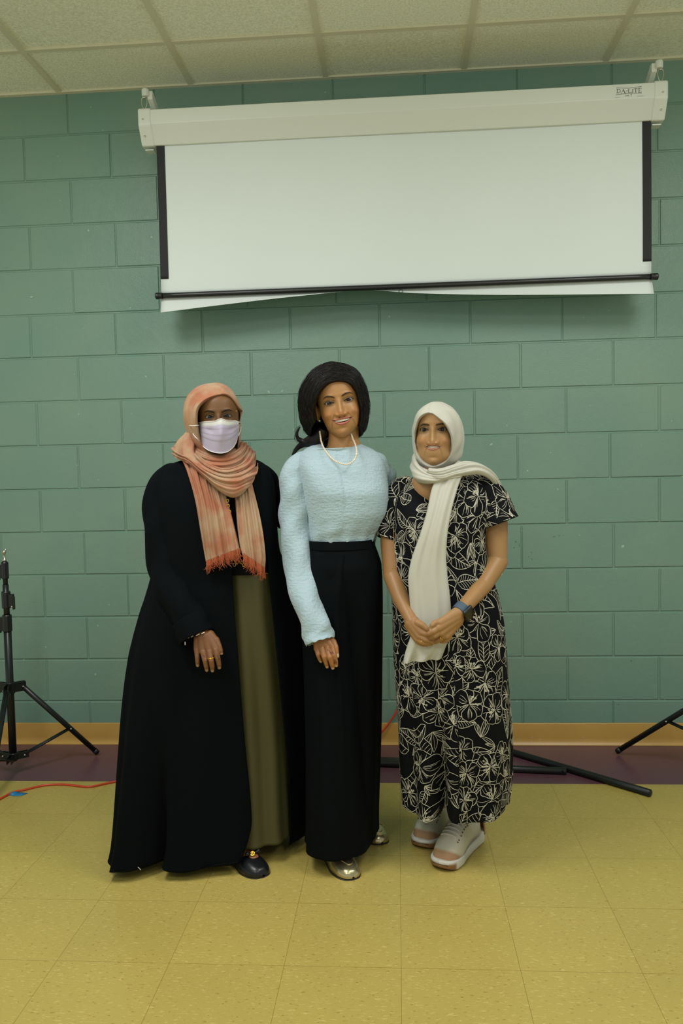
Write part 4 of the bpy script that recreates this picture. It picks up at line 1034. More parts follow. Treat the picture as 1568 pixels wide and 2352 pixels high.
# ---- gold shoes
M_gold = mat('gold_leather', (196, 184, 142), .27, metal=.85, bump=(60, .25, .003))
M_sole = mat('dark_sole', (46, 40, 32), .6)
def gold_shoe(heel, toe, w_=.086):
    G, (h_, d_, pr_, L_) = shoe_shell(heel, toe, w_, .036, .056, .05, .006, open_from=.40)
    sh = gmesh('gold_shoe', G, M_gold, perM)
    G2_, _ = shoe_shell(heel-0*heel, toe, w_+.004, .0085, .0085, .0085, 0.0, open_from=0); gmesh('shoe_sole', G2_, M_sole, sh)
    # apron seam, and strap folds over the vamp
    mbs = MB(); pts = []
    for t_ in np.linspace(-1, 1, 30):
        u = .88-.34*abs(t_)**1.8; x = .030*np.sign(t_)*abs(t_)**.7
        i = int(np.argmin(np.abs((1-np.cos(np.linspace(0, np.pi, 60)))/2-u))); row = G[i]; top = row[:25]
        xx = (top[:, :2]-h_-d_*(u*L_)) @ pr_; j = int(np.argmin(np.abs(xx-x))); pts.append(top[j]+np.array([0, 0, .0012]))
    V, F = tube(cr(pts[::3], 40), .0016, 8); mbs.add(V, F); mbs.build('apron_seam', M_gold, sh)
    mbs = MB()
    for u0 in (.56, .64, .70):
        i = int(np.argmin(np.abs((1-np.cos(np.linspace(0, np.pi, 60)))/2-u0))); row = G[i][4:21]
        V, F = tube(cr(row+np.array([d_[0], d_[1], 0])*.004*np.linspace(-1, 1, len(row))[:, None]+np.array([0, 0, .001]), 24), np.full(24, .0020), 8, ell=np.full(24, .0045)); mbs.add(V, F)
    mbs.build('vamp_fold', M_gold, sh)
    return sh
gold_shoe(np.array([1.215, -1.02]), PZ(812, 2022)[:2]+np.array([.0, .0]))
gold_shoe(np.array([1.335, -.83]), PZ(878, 1941)[:2]+np.array([0., .0]), .080)
# ================================================================== LEFT GUEST: orange headscarf, mask, long black coat
YL = -1.07
skinL = (112, 78, 45)
M_skinL = mat('skin_dark', skinL, .48, attr=True, sss=.06, spec=.4, bump=(420, .05, .0006))
hq = dict(skin=skinL, mouth=None, skull=.86, back=.9, crown=(.07, .85), chinw=.05, ex=.0325, brow=(.0140, .0215, .0150), browt=.0030, browc=(22, 16, 12), eyeo=(.0052, .0038), eyew=.0150, tilt=.10)
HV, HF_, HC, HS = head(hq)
xfL = head_xf(.90, math.radians(12), math.radians(0), math.radians(-2.5), P(501.5, 956.5, YL-.090))
baseL = np.array([P(480, 1700, YL)[0], YL, 0.0])
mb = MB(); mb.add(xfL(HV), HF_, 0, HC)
V, F = torso_core(None, .14, P(500, 1060, YL)[2]-.06, P(498, 1100, YL)[0], YL+.02, legs=[((450, 1400), (520, 1960), -.02), ((560, 1400), (590, 1930), .02)], Yp=YL); mb.add(V, F, 0, lin(skinL))
YHL = YL-.225
fing = [([(452, 1492, YHL+.012), (453, 1509, YHL+.006), (453.5, 1520, YHL+.006), (453.8, 1528, YHL+.010)], [.0088, .0078, .0070, .0060]),
        ([(466, 1497, YHL+.004), (471, 1517, YHL-.006), (473.5, 1530, YHL-.004), (474.8, 1539, YHL+.002)], [.0095, .0085, .0076, .0062]),
        ([(481, 1497, YHL+.002), (485, 1518, YHL-.010), (487, 1531, YHL-.008), (487.6, 1540, YHL-.002)], [.0096, .0086, .0076, .0062]),
        ([(495, 1493, YHL+.004), (500, 1512, YHL-.004), (502.5, 1525, YHL-.002), (503.5, 1533, YHL+.004)], [.0094, .0084, .0074, .0062]),
        ([(496, 1470, YHL+.020), (503, 1484, YHL+.012), (507, 1495, YHL+.008), (508.6, 1501, YHL+.007)], [.0110, .0085, .0070, .0050])]
palm = [((478, 1462, YHL+.024), (495, 1492, YHL+.008), .018, .0110), ((472, 1462, YHL+.022), (481, 1496, YHL+.006), .019, .0115), ((464, 1464, YHL+.022), (466, 1496, YHL+.008), .0185, .011),
        ((456, 1467, YHL+.024), (452, 1491, YHL+.014), .016, .0100), ((482, 1459, YHL+.026), (497, 1474, YHL+.020), .016, .011)]
wrist = [((452, 1430, YHL+.045), (470, 1463, YHL+.026), .022, .021), ((398, 1330, YL-.085), (452, 1430, YHL+.045), .030, .022), ((376, 1150, YL-.02), (398, 1330, YL-.085), .036, .030)]
V, F = hand_mesh(fing, palm, wrist)
tips = [((453.8, 1529.5, YHL+.004), .0050), ((474.8, 1541, YHL-.005), .0054), ((487.6, 1542, YHL-.009), .0054), ((503.7, 1535, YHL-.003), .0052), ((509, 1503, YHL+.004), .0045)]
hen = [(468, 1487), (467, 1493), (469, 1499), (467, 1505), (466, 1478), (492, 1482), (495, 1489), (497, 1497), (499, 1505), (484, 1470), (478, 1466), (501, 1511), (490, 1474), (456, 1472)]
mb.add(V, F, 0, paint_hand(V, (118, 78, 46), tips, [((x+dx_, y+dy_, YHL-.010), .0026) for x, y in hen for dx_, dy_ in ((0, 0), (1.5, 3), (-1, -3))], nail=(158, 130, 100), markc=(60, 26, 14)))
# foot in the ballet flat
hL, tL = np.array([.905, -1.075]), PZ(606, 2016)[:2]
dL = (tL-hL)/np.linalg.norm(tL-hL)
m_ = MB()
for a, b_, r1, r2 in [((*(hL+dL*.03), .03), (*(hL+dL*.15), .028), .024, .024), ((*(hL+dL*.055), .06), (*(hL+dL*.13), .032), .028, .022), ((*(hL+dL*.04), .25), (*(hL+dL*.055), .06), .032, .027)]:
    V, F = capsule(a, b_, r1, r2); m_.add(V, F)
V, F = remesh(m_, .003, 4); mb.add(V, F, 0, lin((146, 96, 62)))
V, F = back_hand(752, 1204, YL+.170, 0, skinL); mb.add(V, F, 0, lin(skinL))
perL = mb.build('person', M_skinL, None, loc=baseL, col=True)
tag(perL, 'person in an orange headscarf, face mask and long open black coat over olive dress', 'person')
eyeballs(xfL, HS, perL, iris=(22, 16, 13), ex=.0325)
# ring and bracelet
M_goldj = mat('gold_jewellery', (206, 160, 60), .25, metal=.9)
c0 = P(484, 1511.5, YHL-.007); t = np.linspace(0, 2*np.pi, 24)
V, F = tube(np.stack([c0[0]+.0098*np.cos(t), c0[1]+.0098*np.sin(t)+.002, c0[2]+.0012*np.cos(t)], -1), .0022, 8, False); mk('ring', V, F, M_goldj, perL)
M_bead = mat('pale_bead', (200, 192, 176), .3)
mbb = MB()
for x, y, l in ((425, 1478, (0, 3)), (433, 1464.5, (1.5, -1)), (441, 1461.5, (2, -1.6)), (454, 1458, (3.5, -1.8)), (466, 1454, (3, -1.4))):
    V, F = capsule(P(x-l[0], y-l[1], YHL-.004), P(x+l[0], y+l[1], YHL-.004), .0016, .0016, 8, 3); mbb.add(V, F)
mbb.build('bracelet', M_bead, perL)
# ---- headscarf
M_sc = mat('dyed_scarf', (160, 102, 72), .85, sheen=.08, mix=((168, 138, 108), 13, .11), bump=(700, .25, .0008))
M_sc_edge = mat('scarf_fringe', (160, 80, 46), .9)
E_ = [(506, 905), (527, 913), (541, 933), (546.5, 958), (547, 985), (541, 1015), (527, 1042), (503, 1052), (478, 1042), (459, 1015), (453, 988), (453, 962), (458, 936), (478, 916)]
O_ = [(492, 879), (522, 888), (541, 910), (548.5, 940), (551, 975), (550, 1010), (540, 1050), (505, 1078), (470, 1064), (443, 1032), (433, 1000), (427, 957), (431, 917), (455, 889)]
w4, w5 = wob(21, 4, 6), wob(22, 4, 9)
def hfL(u, al, t):
    left = np.exp(-((u-.82)/.10)**2)+np.exp(-((u+.18)/.10)**2)
    fr_ = np.exp(-((al-1.0)/.35)**2)
    return .0042*np.tanh(2.2*np.sin(al*15+5*w4(u*6)))*left+.0020*np.sin(al*9+3*w5(u*7))*(.5+fr_)+.0022*np.exp(-(t/.05)**2)
V, F, G = cap((492, 960), E_, O_, YL+.0, .115, .115, 220, 90, True, hfL, rim=.010)
mbs = MB(); mbs.add(V, F)
rd = lambda k, am, ph=0, sh=.8: (lambda S, T: am*np.sin(T*k*6.28+ph+sh*np.sin(S*3+ph))*np.sqrt(np.clip(4*T*(1-T), 0, 1))+am*.4*np.sin(T*k*15+ph*2+S*4))
def yb(y): return YL-y
def rib(A, B_, am=.004, k=3, ph=0., bul=.012, n=90, m=44, sh=1.5, mbx=None, curl=.006, extra=None):
    f = rd(k, am, ph, sh)
    g_ = f if extra is None else (lambda S, T: f(S, T)+extra(S, T))
    V, F, G_ = ribbon(A, B_, n, m, bul, g_, curl); (mbx or mbs).add(V, F); return G_
# inner wraps round the neck, then the cowl, each lying over the last
rib([(446, 1000, yb(-.02)), (455, 1026, yb(.045)), (478, 1040, yb(.080)), (505, 1046, yb(.085)), (530, 1040, yb(.075)), (547, 1030, yb(.03)), (552, 1015, yb(-.03))],
    [(440, 1030, yb(-.02)), (455, 1060, yb(.06)), (485, 1080, yb(.10)), (520, 1084, yb(.105)), (550, 1074, yb(.08)), (568, 1052, yb(.03)), (572, 1035, yb(-.03))], .0035, 3, .3, .010)
rib([(446, 1005, yb(.02)), (453, 1035, yb(.06)), (478, 1062, yb(.10)), (515, 1076, yb(.118)), (550, 1066, yb(.095)), (566, 1046, yb(.05)), (570, 1030, yb(-.03))],
    [(425, 1040, yb(.01)), (450, 1070, yb(.08)), (488, 1096, yb(.12)), (525, 1106, yb(.125)), (560, 1096, yb(.10)), (576, 1072, yb(.04)), (578, 1055, yb(-.03))], .004, 3, 1.2, .014)
# two hanging ends
def fringe(G_, mbx, yc=None):
    pass
P1 = rib([(413, 1050, yb(.06)), (430, 1090, yb(.115)), (447, 1150, yb(.15)), (458, 1215, yb(.16)), (469, 1280, yb(.155)), (474, 1297, yb(.158))],
         [(512, 1105, yb(.11)), (519, 1140, yb(.135)), (530, 1180, yb(.15)), (540, 1220, yb(.165)), (549, 1258, yb(.178)), (552, 1268, yb(.18))], .0055, 4.2, .5, .010, 120, 64, .5)
P2 = rib([(537, 1120, yb(.11)), (540, 1160, yb(.14)), (544, 1210, yb(.16)), (549, 1250, yb(.172)), (554, 1272, yb(.178)), (557, 1280, yb(.18))],
         [(574, 1090, yb(.06)), (583, 1130, yb(.10)), (595, 1180, yb(.13)), (604, 1230, yb(.15)), (609, 1280, yb(.158)), (607, 1312, yb(.16))], .0055, 2.6, 2.0, .010, 120, 50, .5)
rib([(408, 1022, yb(.0)), (432, 1052, yb(.07)), (470, 1077, yb(.12)), (515, 1092, yb(.14)), (553, 1086, yb(.12)), (574, 1066, yb(.07)), (578, 1048, yb(-.02))],
    [(404, 1050, yb(.02)), (432, 1066, yb(.09)), (468, 1096, yb(.135)), (502, 1127, yb(.16)), (534, 1142, yb(.165)), (562, 1128, yb(.14)), (577, 1098, yb(.07))], .005, 2.6, .2, .018, 110, 60, .6)
rib([(440, 992, yb(-.02)), (424, 1004, yb(-.01)), (408, 1018, yb(.0)), (402, 1036, yb(.01)), (404, 1052, yb(.02))],
    [(447, 1000, yb(.02)), (447, 1018, yb(.06)), (446, 1036, yb(.08)), (452, 1054, yb(.095)), (462, 1072, yb(.115))], .003, 1.6, .4, .022, 70, 40, .6)
rib([(441, 995, yb(-.03)), (420, 1005, yb(-.06)), (405, 1025, yb(-.07)), (404, 1048, yb(-.06))], [(441, 1000, yb(-.0)), (423, 1010, yb(.0)), (410, 1028, yb(.01)), (408, 1050, yb(.015))], .001, 1, 0, .01, 40, 20)
scarf = mbs.build('headscarf', M_sc, perL); solid(scarf, .0012, 1)
# torn fringe along both ends
mbf = MB()
for G_, n_ in ((P1, 150), (P2, 110)):
    end = G_[-1]; L_ = len(end)
    for i in range(n_):
        t_ = rng.random()*(L_-1.01); j = int(t_); p = end[j]*(1-(t_-j))+end[j+1]*(t_-j)
        Ln = rng.uniform(.012, .026) if rng.random() < .85 else rng.uniform(.026, .036)
        q = [p+np.array([0, 0, .012]), p+np.array([rng.normal(0, .002), -.002, -.002]), p+np.array([rng.normal(0, .004), -.002, -Ln*.6]), p+np.array([rng.normal(0, .007), -.001, -Ln])]
        V, F = tube(cr(q, 10), np.linspace(.0011, .0003, 10), 5, False, ell=np.linspace(.002, .0005, 10)); mbf.add(V, F)
    for t_ in range(L_-1):       # dyed hem band
        a, b_ = G_[-7][t_]+np.array([0, -.0016, 0]), G_[-7][t_+1]+np.array([0, -.0016, 0]); c_, d_ = end[t_+1]+np.array([0, -.0016, -.003]), end[t_]+np.array([0, -.0016, -.003])
        mbf.add([a, b_, c_, d_], [[0, 1, 2, 3]])
mbf.build('fringe', M_sc_edge, scarf)
V, F = sphere(P(542.5, 944.5, YL-.060), .0022, 10, 7); mk('scarf_pin', V, F, M_goldj, scarf)
# ---- mask
M_mask = mat('face_mask_fabric', (200, 190, 206), .8, attr=True, bump=(900, .1, .0004))
def mask():
    nu, nv = 90, 60
    T_ = cr([(452.5, 971), (470, 969), (490, 968), (501, 964), (507.5, 961.5), (514, 964), (525, 967), (540, 966.5), (547, 968)], nu)
    Bt = cr([(457, 1012), (465, 1024), (480, 1035), (503, 1041), (520, 1038.5), (532, 1031), (541, 1019), (547, 1001)], nu)
    V = np.zeros((nv, nu, 3)); C = np.zeros((nv, nu, 3))
    for i in range(nv):
        v = i/(nv-1)
        for j in range(nu):
            px, py = T_[j]*(1-v)+Bt[j]*v; u = j/(nu-1)
            a = (px-503)/52; prof = .074+.048*math.sqrt(max(0, 1-min(a*a, .99)))-.078*(1-math.sqrt(max(0, 1-min(a*a, 1)*.9)))
            nose = .010*math.exp(-((px-507)/9)**2)*math.exp(-((v-.42)/.35)**2)
            bulge = .006*math.sin(math.pi*min(1, v*1.05))
            pl = .0016*sum(np.tanh((v-c-.05*math.sin(u*3.14)*s_)/.018) for c, s_ in ((.24, 1), (.44, .9), (.62, .6)))*(.35+.65*abs(2*u-1))
            dent = -.005*math.exp(-((abs(px-507)-24)/9)**2-((v-.32)/.13)**2)
            V[i, j] = P(px, py, YL-(prof-.004+nose+bulge+dent-pl))
            top = ss(.20, .12, v)
            C[i, j] = np.array(lin((172, 164, 184)))*(1-top)+np.array(lin((196, 196, 190)))*top
    return V, C
Vm, Cm = mask(); fm = mk('face_mask', Vm.reshape(-1, 3), grid_faces(60, 90), M_mask, perL, col=Cm.reshape(-1, 3)); solid(fm, .0012, 0)
mbl = MB()
for pts in ([(456, 977, YL-.085), (450, 977.5, YL-.112), (442, 978, YL-.105), (436, 978, YL-.085), (431, 978.5, YL-.05)], [(459, 1014, YL-.080), (453, 1008, YL-.105), (447, 1002, YL-.100), (443, 996, YL-.09)],
            [(546, 969, YL-.045), (550, 970, YL-.02), (553, 972, YL+.0)], [(547, 1001, YL-.045), (551, 992, YL-.02), (553, 980, YL+.0)]):
    V, F = tube(cr([P(*q) for q in pts], 20), .0013, 6, ell=.0013); mbl.add(V, F)
for edge in (Vm[:, 0], Vm[:, -1], Vm[0], Vm[-1]):
    V, F = tube(cr(edge[::6], 40)+np.array([0, -.0012, 0]), .0012, 6); mbl.add(V, F)
M_ml = mat('mask_edging', (218, 216, 212), .7); mbl.build('mask_edging', M_ml, fm)
# ---- coat, olive dress
M_coat = mat('black_coat_cloth', (4, 8, 11), .9, spec=.1, bump=(420, .12, .0008))
M_olive = mat('olive_cloth', (74, 72, 40), .7, spec=.3, bump=(500, .2, .0008))
M_top = mat('black_top', (9, 9, 11), .9, spec=.2)
zg = [P(560, y, YL-.15)[2] for y in (1060, 1200, 1300, 1500, 1700, 1890, 1940, 1980)]
gL = [P(x, y, YL-.16)[0] for x, y in ((520, 1060), (524, 1200), (528, 1300), (543, 1500), (556, 1700), (571, 1890), (562, 1940), (546, 1980))]
gR = [P(x, y, YL-.12)[0] for x, y in ((560, 1060), (590, 1200), (607, 1300), (624, 1500), (637, 1700), (652, 1890), (655, 1940), (657, 1980))]
def gap(z): return float(pch(z, zg, gL)), float(pch(z, zg, gR))
wc = wob(31, 5, 3)
def fc(th, s, z):
    k = ss(.85, .0, s)
    return -.095*ss(.45, 0, s)*np.exp(-((th-4.17)/.12)**2)+.02*ss(.5, 0, s)*(np.exp(-((th-3.75)/.16)**2)+np.exp(-((th-4.5)/.16)**2))+k*(.012*np.sin(th*5+.6)+.010*np.sin(th*9+2+1.5*s)+.006*np.sin(th*15+1))+.003*np.sin(th*4+12*s)*ss(.5, 1, s)
rowsC = [(1046, 470, 548, .01, .06), (1054, 430, 575, .015, .075), (1066, 392, 602, .02, .09), (1082, 372, 618, .02, .10), (1110, 362, 628, .01, .115), (1150, 358, 632, .0, .125), (1200, 358, 634, -.005, .13), (1260, 358, 638, -.005, .135), (1320, 352, 660, -.005, .14),
         (1360, 342, 672, -.01, .145), (1400, 330, 685, -.01, .15), (1450, 318, 696, -.01, .155), (1500, 309, 703, -.01, .16), (1600, 301, 708, -.01, .165), (1700, 297, 710, -.01, .17), (1800, 292, 710, -.01, .175), (1900, 285, 708, -.01, .18), (1975, 280, 704, -.01, .185)]
Gc = gloft(rowsC, YL, 260, 170, 2.2, fc, yaw=-.0, gap=gap, zlast=.03)
# turn the coat a little: its left side nearer the camera
cx0 = P(490, 1700, YL)[0]; k_ = ss(1.2, .3, Gc[..., 2]); Gc[..., 1] += (Gc[..., 0]-cx0)*.30*k_-.0
Gc[-1, :, 2] += .018*(.5+.5*np.sin(np.linspace(0, 40, 260)))
coat = gmesh('coat', Gc, M_coat, perL, wrap=False, th=.003)
def wrc(s, a): return .0035*np.sin(a*2+s*18)*ss(.08, .3, s)+.003*np.sin(a*3-s*30)*ss(.2, .4, s)
slL = ptube([(410, 1076, YL+.02, 16), (396, 1090, YL+.01, 29), (381, 1118, YL, 40), (376, 1160, YL-.01, 44.5), (376, 1215, YL-.03, 45), (380, 1270, YL-.055, 44), (388, 1315, YL-.08, 42), (405, 1362, YL-.12, 39.5), (424, 1402, YL-.155, 38), (441, 1438, YL-.175, 37.5), (452, 1462, YL-.185, 38.5)], 110, 60, wrc)
slv = gmesh('coat_sleeve', slL, M_coat, coat, th=.003)
cf = ptube([(434, 1424, YL-.168, 39.5), (443, 1442, YL-.177, 40), (452.5, 1463, YL-.185, 40.5)], 16, 60); gmesh('cuff', cf, M_coat, slv, th=.003)
slR = ptube([(588, 1078, YL+.03, 16), (602, 1094, YL+.05, 27), (618, 1130, YL+.08, 31), (642, 1172, YL+.12, 29), (680, 1196, YL+.158, 27), (725, 1202, YL+.170, 25)], 80, 50, wrc)
gmesh('coat_sleeve', slR, M_coat, coat, th=.003)
mt = MB(); V, F = capsule(P(319, 2001.5, YL-.245), P(325, 2007, YL-.245), .0012, .0012, 8, 3)
j = np.array([np.sum((Gc.reshape(-1, 3)-P(322, 2003, YL-.2))**2, 1)]).argmin(); pp_ = Gc.reshape(-1, 3)[j]+np.array([0, -.006, .004])
V, F = capsule(pp_+np.array([-.004, 0, .004]), pp_+np.array([.004, 0, -.004]), .0011, .0011, 8, 3); mk('hem_thread', V, F, M_bead, coat)
def fo_(th, s, z):
    return ss(1, .3, s)*(.006*np.sin(th*7+1)+.004*np.sin(th*12))+.003*np.sin(th*11+.3)
rowsO = [(1290, 505, 625, .0, .095), (1310, 500, 628, .0, .102), (1400, 498, 640, .0, .115), (1500, 500, 652, .0, .125), (1700, 510, 664, .0, .132), (1900, 520, 672, .0, .138), (1950, 522, 675, .0, .14)]
Go = gloft(rowsO, YL, 180, 110, 2.1, fo_, zlast=.065); Go[..., 1] += (Go[..., 0]-cx0)*.16*ss(1.2, .3, Go[..., 2])
gmesh('olive_dress', Go, M_olive, perL, th=.002)
rowsK = [(1075, 470, 560, .0, .07), (1110, 440, 590, .0, .09), (1200, 440, 605, .0, .105), (1300, 490, 630, .0, .105), (1312, 492, 631, .0, .104)]
gmesh('black_top', gloft(rowsK, YL, 120, 50, 2.1), M_top, perL, th=.002)
for pts in [((522, 1150), (524, 1162), (527, 1176)), ((530, 1294), (538, 1297), (545, 1290), (556, 1292), (560, 1298))]:
    mbn = MB()
    for x, y in pts:
        c = P(x, y, YL-(.150 if y < 1200 else .125)); t = np.linspace(0, 2*np.pi, 16)
        V, F = tube(np.stack([c[0]+.0042*np.cos(t), c[1]+0*t, c[2]+.0052*np.sin(t)], -1), .0013, 6, False); mbn.add(V, F)
    mbn.build('gold_trim', M_goldj, perL)
# ---- ballet flat
M_flat = mat('black_leather', (14, 17, 22), .32, spec=.5, bump=(90, .2, .002))
Gf, (h_, d_, pr_, Lf) = shoe_shell(hL, tL, .088, .036, .046, .050, .005, open_from=.64, dish=.018)
fl = gmesh('ballet_flat', Gf, M_flat, perL)
Gs2, _ = shoe_shell(hL, tL, .090, .007, .007, .007, 0, open_from=0); gmesh('shoe_sole', Gs2, M_sole, fl)
c = np.array([*(h_+d_*Lf*.685), .052]); mbw = MB()
for s in (-1, 1):
    V, F = capsule(c+np.append(pr_*s*.006, 0), c+np.append(pr_*s*.020, .004), .004, .008, 12, 4); mbw.add(V, F)
mbw.build('bow', M_flat, fl)
V, F = lathe((0, 0, 0), [(.0075, 0), (.0095, .001), (.0095, .003), (.006, .0042), (.004, .003), (.0, .003)], 20); R_ = Matrix.Rotation(math.radians(48), 3, 'X'); V = np.array([R_ @ Vector(v) for v in V])+c+np.array([0, -.006, .002]); mk('buckle', V, F, M_goldj, fl)
# ================================================================== RIGHT GUEST: cream headscarf, black dress with cream line flowers
YR = -1.10
def fixlen(h, t_, L_=.27): d = (t_-h)/np.linalg.norm(t_-h); return t_-d*L_, t_
hR1, tR1 = fixlen(PZ(1093, 1925)[:2], PZ(1013, 2000)[:2])
hR2, tR2 = fixlen(PZ(1030, 1888)[:2], PZ(968, 1951)[:2])
skinR = (164, 126, 82)
M_skinR = mat('skin_light', skinR, .46, attr=True, sss=.08, spec=.4, bump=(420, .05, .0006))
mR = dict(z=-.0520, hw=.0280, su=-.0015, ho=.0066, tu=.0040, tl=.0062, lip=(160, 100, 82), lip2=(186, 122, 106), fold=.0012, foldc=.30, puff=.003, fw=-.002)
hq = dict(skin=skinR, mouth=mR, ex=.0352, skull=.76, back=.86, crown=(.052, .25), chinw=.30, jaw=1.10, cheek=.003, brow=(.0150, .0175, .0110), browt=.0030, browc=(24, 16, 12), eyeo=(.0058, .0044), eyew=.0165, tilt=.0, nose=.92, nosew=1.18)
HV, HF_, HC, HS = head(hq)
xfR = head_xf(.965, math.radians(-10), math.radians(0), math.radians(.5), P(993.5, 987, YR-.090), .87)
baseR = np.array([P(1040, 1700, YR)[0], YR, 0.0])
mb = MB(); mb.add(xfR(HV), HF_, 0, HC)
V, F = torso_core(None, .13, P(1000, 1090, YR)[2]-.055, P(1010, 1100, YR)[0], YR+.02, legs=[((1000, 1450), (*(hR2+(tR2-hR2)*.22), .10), .0), ((1065, 1450), (*(hR1+(tR1-hR1)*.22), .10), .0)], Yp=YR, zc=.78); mb.add(V, F, 0, lin(skinR))
# bare chest in the V of the neckline
V, F = sphere(P(990, 1118, YR-.03), 1, 24, 16, (.062, .064, .075)); mb.add(V, F, 0, lin(np.array(skinR)*.97))
YA = YR-.20
# right arm (left in the picture)
armA = [((903, 1150, YR), (897, 1245, YR-.03), .036, .033), ((897, 1245, YR-.03), (902, 1322, YR-.06), .033, .0305), ((902, 1322, YR-.06), (921, 1375, YR-.12), .031, .026), ((921, 1375, YR-.12), (944, 1424, YA+.02), .026, .0195)]
palmA = [((946, 1428, YA+.015), (968, 1452, YA-.005), .0195, .0125), ((943, 1432, YA+.015), (962, 1461, YA-.002), .019, .012), ((941, 1436, YA+.018), (957, 1468, YA+.002), .0175, .011), ((950, 1426, YA+.015), (966, 1442, YA+.0), .016, .012)]
fA = [([(968, 1452, YA-.008), (985, 1460, YA-.016), (1000, 1467, YA-.012), (1010, 1470, YA-.004)], [.0098, .0085, .0075, .0062]),
      ([(963, 1461, YA-.004), (978, 1470, YA-.014), (993, 1474, YA-.012), (1003, 1475, YA-.004)], [.0095, .0082, .0072, .006]),
      ([(957, 1468, YA+.0), (969, 1476, YA-.008), (982, 1479, YA-.008), (991, 1479, YA-.002)], [.0088, .0076, .0066, .0056]),
      ([(955, 1466, YA+.004), (963, 1477, YA+.0), (972, 1481, YA+.0), (980, 1482, YA+.004)], [.0080, .0068, .006, .005]),
      ([(958, 1430, YA+.0), (970, 1436, YA-.010), (979, 1444, YA-.014), (985, 1450, YA-.016)], [.0115, .0098, .0082, .0066])]
# left arm (right in the picture), hand laid over the other
YB_ = YA-.030
armB = [((1118, 1130, YR+.0), (1136, 1205, YR-.01), .040, .040), ((1136, 1205, YR-.01), (1141, 1290, YR-.03), .041, .0325), ((1141, 1290, YR-.03), (1108, 1345, YR-.10), .034, .0285), ((1108, 1345, YR-.10), (1060, 1401, YB_+.02), .0285, .0205)]
palmB = [((1052, 1408, YB_+.010), (1012, 1430, YB_-.006), .020, .0125), ((1050, 1414, YB_+.010), (1008, 1442, YB_-.008), .0205, .013), ((1050, 1421, YB_+.012), (1014, 1453, YB_-.004), .0205, .0125), ((1050, 1427, YB_+.014), (1026, 1460, YB_+.002), .018, .0115)]
fB = [([(1010, 1440, YB_-.008), (996, 1450, YB_-.012), (986, 1455, YB_-.006), (981, 1458, YB_+.004)], [.0105, .0092, .0080, .0068]),
      ([(1012, 1450, YB_-.006), (1000, 1460, YB_-.008), (990, 1464, YB_+.004), (985, 1466, YB_+.014)], [.0100, .0088, .0078, .0066]),
      ([(1020, 1458, YB_-.002), (1012, 1468, YB_+.002), (1004, 1471, YB_+.012), (998, 1472, YB_+.02)], [.0096, .0084, .0074, .006]),
      ([(1032, 1460, YB_+.004), (1028, 1469, YB_+.006), (1020, 1473, YB_+.012), (1012, 1474, YB_+.02)], [.0088, .0076, .0068, .0056]),
      ([(1012, 1428, YB_-.004), (1001, 1430, YB_-.008), (993, 1436, YB_-.010), (989, 1444, YB_-.008)], [.0110, .0095, .0085, .0068])]
V, F = hand_mesh(fA, palmA, armA, .0014); mb.add(V, F, 0, paint_hand(V, (154, 114, 72), [((1010.5, 1471, YA-.008), .004), ((1003.5, 1476, YA-.008), .004), ((986, 1451, YA-.020), .004)], nail=(190, 150, 120)))
V, F = hand_mesh(fB, palmB, armB, .0014); mb.add(V, F, 0, paint_hand(V, (158, 120, 76), [((988.5, 1446, YB_-.012), .0045)], nail=(190, 150, 120)))
perR = mb.build('person', M_skinR, None, loc=baseR, col=True)
tag(perR, 'person in a cream headscarf and black floral dress, hands folded, wearing a dark watch', 'person')
eyeballs(xfR, HS, perR, iris=(22, 16, 12), ex=.0352)
teeth(xfR, HS, perR, mR, 8, .0088)
c0 = P(966.5, 1474, YA-.002); t = np.linspace(0, 2*np.pi, 24)
def ring_at(c, ax, r_, th=.0016):
    ax = np.array(ax, float); ax /= np.linalg.norm(ax); u = np.cross(ax, [0, 1., 0]); u /= np.linalg.norm(u); v = np.cross(ax, u)
    return tube(c+np.outer(np.cos(t), u)*r_+np.outer(np.sin(t), v)*r_, th, 8, False)
V, F = ring_at(P(966, 1474, YA-.005), P(972, 1478, YA)-P(960, 1470, YA), .0092); mk('ring', V, F, M_goldj, perR)
V, F = ring_at(P(1012.5, 1466, YB_+.000), P(1006, 1471, YB_)-P(1018, 1460, YB_), .0098); mk('ring', V, F, M_goldj, perR)
# watch
M_band = mat('watch_band', (58, 80, 98), .55); M_wface = mat('watch_glass', (22, 24, 20), .12, coat=.4)
wa_ = P(1076, 1381, YB_+.035); wb_ = P(1052, 1408, YB_+.012); ax = (wb_-wa_)/np.linalg.norm(wb_-wa_)
cw_ = P(1060, 1401, YB_+.02); u = np.cross(ax, [0, 1., 0]); u /= np.linalg.norm(u); v = np.cross(ax, u); a = np.linspace(0, 2*np.pi, 40)
G = np.array([[cw_+ax*s_+u*(.0235*math.cos(q))+v*(.0225*math.sin(q)) for q in a[:-1]] for s_ in (-.012, -.010, .010, .012)])
bd = mk('watch_band', G.reshape(-1, 3), grid_faces(4, 39, True), M_band, perR); solid(bd, .0022, 1)
# watch case faces down-right and towards the viewer
nrm = np.array([.30, -.80, -.52]); nrm /= np.linalg.norm(nrm); nrm = nrm-ax*(nrm @ ax); nrm /= np.linalg.norm(nrm); tv = np.cross(nrm, ax)
V, F = box(-.018, .018, -.021, .021, -.005, .005, .004); cc = cw_+nrm*.0275
wc_ = mk('watch_case', np.array([cc+ax*p[0]+tv*p[1]+nrm*p[2] for p in V]), F, M_blk, bd)
V, F = box(-.0155, .0155, -.0185, .0185, .0042, .0056, .001)
mk('watch_screen', np.array([cc+ax*p[0]+tv*p[1]+nrm*p[2] for p in V]), F, M_wface, wc_)

